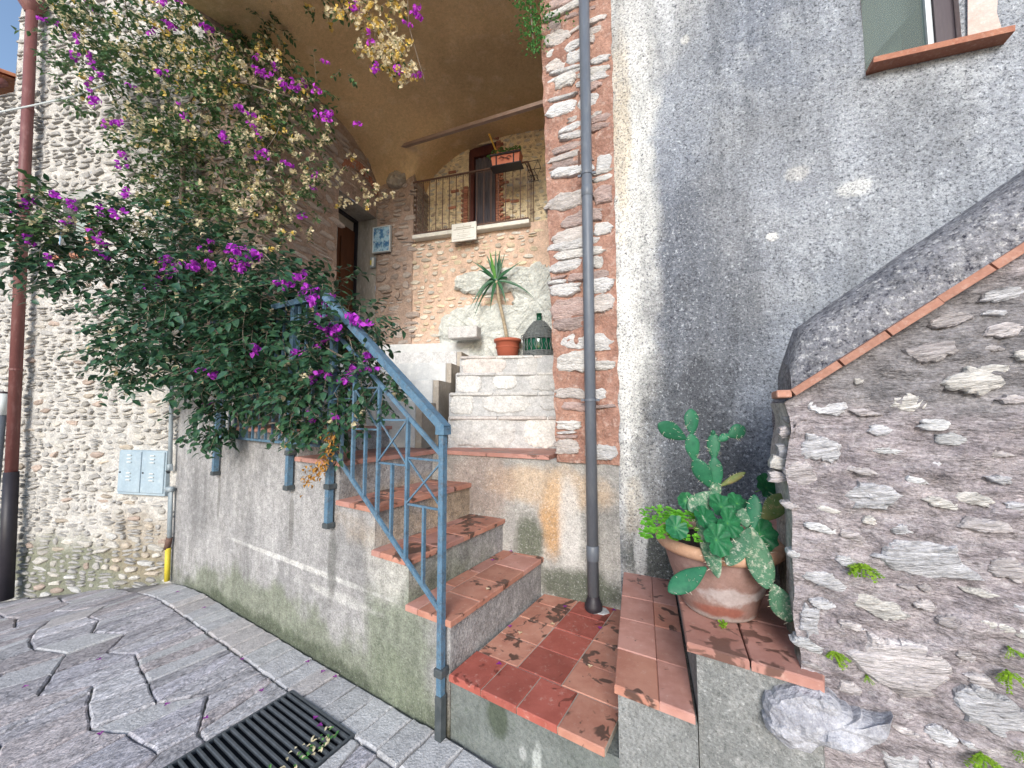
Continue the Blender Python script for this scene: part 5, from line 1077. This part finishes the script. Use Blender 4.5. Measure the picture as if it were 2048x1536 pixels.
def sword(tip, bend, w_, mt, nm='leaf'):
    a = top + Vector((G(0,.008), G(0,.008), G(0,.01))); t = tip; mid = (a+t)/2 + Vector((0, 0, bend)); m = MB(); V = []; n = 9; d0 = (t-a).normalized(); s_ = d0.cross(Vector((0, -1, .25))).normalized()
    nn = s_.cross(d0)
    for i in range(n):
        k = i/(n-1); p = a*(1-k)**2 + mid*2*k*(1-k) + t*k*k; ww = w_*(.55+.9*k if k < .4 else (.91*(1-k)/.6))/1.0 + .001
        V += [p + s_*ww/2, p + nn*(-.18*ww), p - s_*ww/2]
    m.add(V, [(3*i+j, 3*i+j+1, 3*i+4+j, 3*i+3+j) for i in range(n-1) for j in (0, 1)]); m.obj(nm, mt, yu, smooth=True)
for i, (px, py, b, dy) in enumerate(((943,522,.04,0),(958,527,.02,-.1),(972,507,.02,.05),(979,500,.0,-.12),(991,498,.0,0),(1003,512,.0,.1),(1011,503,.0,-.06),(1046,521,.03,.0),(1024,536,.04,-.1),(940,617,.22,-.05),(946,622,.2,.08),(946,640,.16,.15),(980,622,.14,-.15),(1013,612,.14,-.1),(1069,597,.14,0),(965,575,.10,.2),(1000,500,.0,.15),(955,540,.05,.12),(1030,560,.08,.18))):
    sword(at(px, py, 4.62+dy) - YO, b, .046 if i not in (6, 7, 11) else .03, 'yucca_light' if i == 3 else 'yucca_leaf')
# demijohn in wicker
q = at(1077, 705, 4.55); dj = thing('wicker_demijohn', 'green glass demijohn in a worn grey wicker basket', 'demijohn', None, loc=(q.x+.01, 4.57, 2.176))
MB().lathe([(0,.01), (.16,.01), (.178,.06), (.18,.20), (.165,.28), (.11,.37), (.05,.44), (.032,.47), (.030,.53), (.036,.53), (.036,.545), (.024,.545), (.024,.50)], 28).obj('bottle', 'green_glass', dj, smooth=True)
def weave(z0, z1, rf, n, amp=.006):
    m = MB()
    for i in range(n):
        z = z0 + (z1-z0)*i/(n-1); r = rf(z); m.tube([((r+amp*(1 if (k+i) % 2 else -1))*math.cos(2*math.pi*k/28), (r+amp*(1 if (k+i) % 2 else -1))*math.sin(2*math.pi*k/28), z + G(0,.0015)) for k in range(29)], .0055, 4, cap=False)
    return m
stuff(weave(.008, .075, lambda z: .190, 8).obj('basket_base', 'wicker', dj)); stuff(weave(.225, .445, lambda z: .196 if z < .26 else (.196-(z-.26)*.62 if z < .37 else .128-(z-.37)*.86), 24).obj('basket_cover', 'wicker', dj))
m = MB()
for k in range(20): a = 2*math.pi*k/20; m.tube([(.192*math.cos(a), .192*math.sin(a), .01), (.194*math.cos(a+.12), .194*math.sin(a+.12), .13), (.192*math.cos(a), .192*math.sin(a), .25)], .0035, 4)
for k in range(20): a = 2*math.pi*k/20+.15; m.tube([(.192*math.cos(a), .192*math.sin(a), .05), (.194*math.cos(a-.2), .194*math.sin(a-.2), .15), (.192*math.cos(a), .192*math.sin(a), .24)], .0028, 4)
stuff(m.obj('basket_ribs', 'wicker', dj)); MB().tube([(-.19,-.02,.22), (-.215,-.02,.24), (-.215,-.02,.27), (-.18,-.02,.28)], .008, 6).obj('handle', 'wicker', dj)
# ------------------------------------------------------------ cactus pot
b = onz(1428, 1212, .763); ca = thing('cactus_pot', 'weathered terracotta pot of prickly pear, round leaves and clover on the corner step', 'potted plant', None, loc=(b.x+.015, b.y-.01, .763)); CO = Vector(ca.location)
pot = MB().lathe([(0,0), (.118,0), (.130,.012), (.150,.07), (.182,.16), (.203,.235), (.206,.25), (.19,.25)], 40, wob=.02).obj('pot', 'old_pot', ca, smooth=True)
MB().lathe([(.203,.236), (.222,.240), (.232,.252), (.235,.268), (.229,.283), (.214,.287), (.198,.280), (.19,.25)], 40, wob=.015).obj('rim', 'pot_rim', pot, smooth=True)
MB().lathe([(.20,.245), (0,.262)], 24).obj('soil', 'soil', ca)
def pad(b0, t0, w_, mt, Yb, Yt, spines=14, th=.016):
    a = at(*b0, Yb); t = at(*t0, Yt); ax_ = (t-a); L_ = ax_.length; z_ = ax_.normalized(); view = ((a+t)/2 - CAM).normalized()
    x_ = z_.cross(view).normalized(); y_ = x_.cross(z_).normalized(); tw = G(0, .25); x_, y_ = x_*math.cos(tw)+y_*math.sin(tw), y_*math.cos(tw)-x_*math.sin(tw)
    wm = w_*((Yb+Yt)/2)/F/2*1.04; m = MB(); nu, nv = 18, 14; bend = G(0, .05)
    prof_ = lambda v: (math.sin(math.pi*min(1, v**1.35))**.62 if 0 < v < 1 else 0)*.97 + .12*(1-v)
    def fn(u, v):
        v = (1-math.cos(math.pi*v))/2; ang = 2*math.pi*u; q = prof_(v); x = wm*q*math.cos(ang); y = th*.5*(q**.6 if q > 0 else 0)*math.sin(ang)
        k = 1+.05*nz(x*30, v*3, w_, 1); return tuple(a - CO + x_*(x*k) + y_*(y + bend*L_*math.sin(math.pi*v)*.4) + z_*(L_*v*1.02))
    m.grid(fn, nu, nv); o = m.obj('pad', mt, ca, smooth=True); s_ = MB()
    for k in range(spines):
        v = rr.uniform(.12, .98); e = rr.choice((-1, 1)) * (rr.uniform(.2, 1)); q = prof_(v); p = Vector(fn(.25 if False else 0, 0)); x = wm*q*e; p = a - CO + x_*x - y_*(th*.5*math.sqrt(max(0, 1-e*e))) + z_*(L_*v*1.02)
        d_ = (x_*e*1.2 - y_*.8 + Vector((G(0,.3), G(0,.3), G(0,.3)))).normalized(); s_.tube([p, p + d_*rr.uniform(.006, .016)], .0007, 3, r2=.0003)
    if spines: stuff(s_.obj('spines', 'spine', o))
for args in (((1423,976),(1389,917),31,'cactus_green',1.56,1.55), ((1389,922),(1382,868),27,'cactus_green',1.55,1.54), ((1372,878),(1317,848),32,'cactus_green',1.54,1.52), ((1384,870),(1382,818),28,'cactus_green',1.54,1.55),
             ((1434,980),(1428,914),26,'cactus_green',1.55,1.55), ((1428,920),(1427,866),23,'cactus_green',1.55,1.56), ((1426,873),(1426,860),9,'cactus_green',1.56,1.56,3), ((1434,883),(1457,869),15,'cactus_green',1.55,1.54,6), ((1456,873),(1489,855),28,'cactus_green',1.54,1.53),
             ((1439,973),(1490,945),13,'cactus_brown',1.55,1.52,8), ((1436,983),(1378,1020),36,'cactus_scarred',1.52,1.47,10), ((1391,1015),(1436,1154),36,'cactus_scarred',1.45,1.36,20), ((1412,1135),(1338,1183),36,'cactus_green',1.37,1.33,14),
             ((1499,1056),(1456,1130),36,'cactus_scarred',1.40,1.34,20), ((1502,1054),(1534,1176),46,'cactus_scarred',1.40,1.32,26), ((1546,1168),(1580,1243),42,'cactus_scarred',1.33,1.31,14), ((1506,1060),(1509,990),25,'cactus_green',1.40,1.42,14), ((1493,1055),(1486,1017),30,'cactus_scarred',1.41,1.44,8),
             ((1524,1042),(1571,990),36,'cactus_brown',1.46,1.47,14), ((1440,990),(1424,968),22,'cactus_scarred',1.54,1.55,4)):
    pad(*args)
def disc(px, py, r_px, Y, mt='round_leaf', tx=0, ty=0):
    c = at(px, py, Y) - CO; r = r_px*Y/F*1.05; m = MB(); n = 36; V = [Vector((0,0,-.008))]
    for ring, k in ((.5, .0), (1.0, .004)):
        for i in range(n):
            a = 2*math.pi*i/n; notch = 1-.45*max(0, 1-abs(((a+1.57+ty) % 6.283)-3.14)/.28)*0; q = r*ring*(1.08+.05*math.sin(9*a))*(1-.5*ring*max(0, 1-abs(a-3.14)/.25)); V.append(Vector((q*math.cos(a), q*math.sin(a), k + .10*r*ring*math.sin(9*a+1.5) + .06*r*ring*math.sin(2*a+py))))
    Fs = [(0, 1+i, 1+(i+1) % n) for i in range(n)] + [(1+i, 1+n+i, 1+n+(i+1) % n, 1+(i+1) % n) for i in range(n)]
    m.add(V, Fs); o = m.obj('round_leaf', mt, ca, smooth=True); o.location = c; o.rotation_euler = (R(48)+tx, G(0,.25)+ty, rr.uniform(0, 6))
    o.rotation_mode = 'XYZ'; e = Matrix.Rotation(R(60)+tx+G(0,.16), 4, 'X') @ Matrix.Rotation(ty+G(.15,.15), 4, 'Y') @ Matrix.Rotation(rr.uniform(0,6), 4, 'Z'); o.rotation_euler = e.to_euler()
    st_ = MB().tube([(0,0,-.006), (.004, .004, -.06)], .0018, 5); so = st_.obj('stalk', 'bright_leaf', o)
for px, py, r_, Y in ((1444,1012,23,1.46), (1411,1037,24,1.42), (1476,1005,19,1.48), (1458,1046,25,1.40), (1435,1080,27,1.36), (1372,1002,15,1.50), (1353,1055,20,1.40), (1522,1067,29,1.42), (1400,1008,14,1.5), (1535,975,24,1.56), (1490,1075,18,1.40)): disc(px, py, r_, Y)
m = MB()
for k in range(150):
    px, py = rr.uniform(1283,1362) if k < 100 else rr.uniform(1340,1398), 0; py = (1012+rr.random()*62 + (px-1290)*.10); Y = 1.50 - (py-1012)*.0016; c = at(px, py, Y) - CO; s_ = rr.uniform(.010, .016)
    for j in range(3):
        a = j*2.094 + rr.uniform(0, 2); leaf(m, c, Vector((math.cos(a), math.sin(a)*.7-.2, .25+G(0,.2))), s_*1.25, s_*1.25, Vector((0,-.4,1)), .12, .1)
stuff(m.obj('clover', 'bright_leaf', ca))
# ------------------------------------------------------------ ferns and moss on the parapet
def fern(px, py, sz, label, fr=SW, y=-.01, n=9, mt='fern_leaf'):
    c = fr.L(px, py, y); w_ = fr.w(c.x, c.y, c.z); m = MB()
    for k in range(n):
        a = rr.uniform(-1.3, 1.3); d_ = fr.ex*math.sin(a) - fr.ey*rr.uniform(.3,.8) + Vector((0,0,rr.uniform(-.5,.25))); L_ = sz*rr.uniform(.6, 1.1); p = Vector((0,0,0))
        for i in range(9):
            p = p + d_.normalized()*(L_/9); d_ = d_ + Vector((0,0,-.10)); s_ = d_.cross(Vector((0,0,1))).normalized()
            for e in (-1, 1): leaf(m, p, s_*e + d_*.3 + Vector((0,0,G(0,.3))), sz*.15, sz*.14, Vector((0,-.3,1)), .1, .1)
    m.tube([(0,.0,0), fr.ey*.01], .004, 4); return tag(m.obj('fern', mt, None, loc=w_), label, 'fern', 'ferns on the parapet')
fern(1725, 1130, .055, 'yellow green fern tuft beside the long pale stone of the parapet', n=12); fern(1668, 1305, .040, 'small fern tuft low on the parapet near the corner step', n=9); fern(2022, 1298, .03, 'dark small fern near the right edge, above another fern', n=6)
fern(2018, 1345, .045, 'wide fern patch by the right edge at mid wall height', n=8); fern(1965, 1510, .05, 'fern tuft at the bottom of the parapet in the lower right corner', n=9); fern(2046, 1500, .03, 'fern sprig cut by the lower right edge', n=6)
fern(1735, 1355, .018, 'tiny dark fern in a crevice right of the big lilac rock', n=5)
c = onz(1447, 1255, .764); m = MB()
for k in range(26): leaf(m, Vector((G(0,.008), G(0,.006), rr.uniform(0,.02))), Vector((G(0,1), G(0,1), .4)), .011, .010)
tag(m.obj('weed', 'fern_leaf', None, loc=c), 'tiny green weed at the foot of the cactus pot', 'weed')
# ------------------------------------------------------------ fallen petals, leaves and grate debris
def petal(p, mt, label, cat, grp, s_=.016, rot=None):
    m = MB()
    for j in range(3): a = j*2.1; leaf(m, Vector((0,0,.004)), Vector((math.cos(a), math.sin(a), .35)), s_, s_*.8, Vector((0,0,1)), .2, .1)
    tag(m.obj('fallen_petal' if cat == 'petal' else 'fallen_leaf', mt, None, loc=p, rot=(0, 0, rr.uniform(0, 6))), label, cat, grp)
for px, py, lb in ((355,1183,'purple bract on the paving nearest the yellow gas pipe foot'), (408,1218,'purple bract on the border setts at the far end of the stair wall'), (198,1322,'purple bract alone on the open paving left of the grate'), (50,1377,'purple bract closest to the left edge of the picture'),
                   (484,1322,'purple bract on the paving midway between grate and far stair wall'), (615,1327,'purple bract on the border setts farthest of the three by the wall'), (645,1347,'purple bract middle of the three by the stair wall'), (670,1357,'purple bract nearest of the three by the stair wall'), (523,1385,'purple bract just beyond the far corner of the grate'),
                   (333,1413,'purple bract on the paving left of the grate, farther one'), (412,1440,'purple bract on the paving touching the left edge of the grate'), (200,1472,'purple bract nearest the lower left corner of the paving'), (630,1440,'upper of two purple bracts lying on the grate bars'), (640,1455,'lower of two purple bracts lying on the grate bars')):
    p = onz(px, py, .003); petal(Vector((p.x, p.y, gz(p.x, p.y)+.008)), 'fallen_bract', lb, 'petal', 'petals on the paving')
for px, py, z, lb in ((1020,1255,.298,'purple bract on the landing tiles beside the first riser'), (1200,1258,.298,'purple bract on the landing tiles in front of the grey downpipe'), (998,1330,.298,'purple bract on the red front tiles of the landing'), (1228,1222,.298,'purple bract tucked between the downpipe and the right step'),
                      (1130,1215,.298,'purple bract at the back of the landing left of the downpipe'), (1022,1104,.544,'large purple bract at the back right corner of the first tread'), (985,1122,.544,'purple bract at the back of the first tread'), (1060,1165,.298,'purple bract at the foot of the orange stained wall')):
    petal(onz(px, py, z), 'fallen_bract', lb, 'petal', 'petals on the lower treads')
for i in range(14): petal(onz(845+i*8+G(0,5), 884+G(0,3), 1.243), 'fallen_bract', 'purple bract on the pink tiled upper landing', 'petal', 'petals on the upper landing', .014)
for px, py, lb in ((1105,1250,'dry cream bract in the middle of the landing tiles'), (1180,1335,'dry cream bract on the right hand landing tiles'), (975,1180,'dry cream bract on the first tread'), (1040,1268,'dry cream bract on the left side of the landing tiles')):
    petal(onz(px, py, .298 if py > 1200 else .544), 'cream_bract', lb, 'petal', 'dry bracts on the treads')
m = MB()
for k in range(55):
    a = rr.random(); P_ = RW.w(gx1-.03-abs(G(0,.05)), gy1-.03-.42*a, 0); leaf(m, Vector((P_.x, P_.y, .012+abs(G(0,.008)))), Vector((G(0,1), G(0,1), G(0,.3))), rr.uniform(.012,.03), .012)
stuff(tag(m.obj('leaf_litter', 'cream_bract', None), 'dry leaf litter caught on the right side of the drain grate', 'leaf litter'))
m = MB()
for k in range(40):
    a = rr.random(); P_ = RW.w(gx1-.03-abs(G(0,.04)), gy1-.02-.4*a, 0); leaf(m, Vector((P_.x, P_.y, .014+abs(G(0,.008)))), Vector((G(0,1), G(0,1), G(0,.3))), rr.uniform(.012,.028), .013)
stuff(tag(m.obj('green_litter', 'ivy_leaf', None), 'green leaf bits lying on the right side of the drain grate', 'leaf litter'))
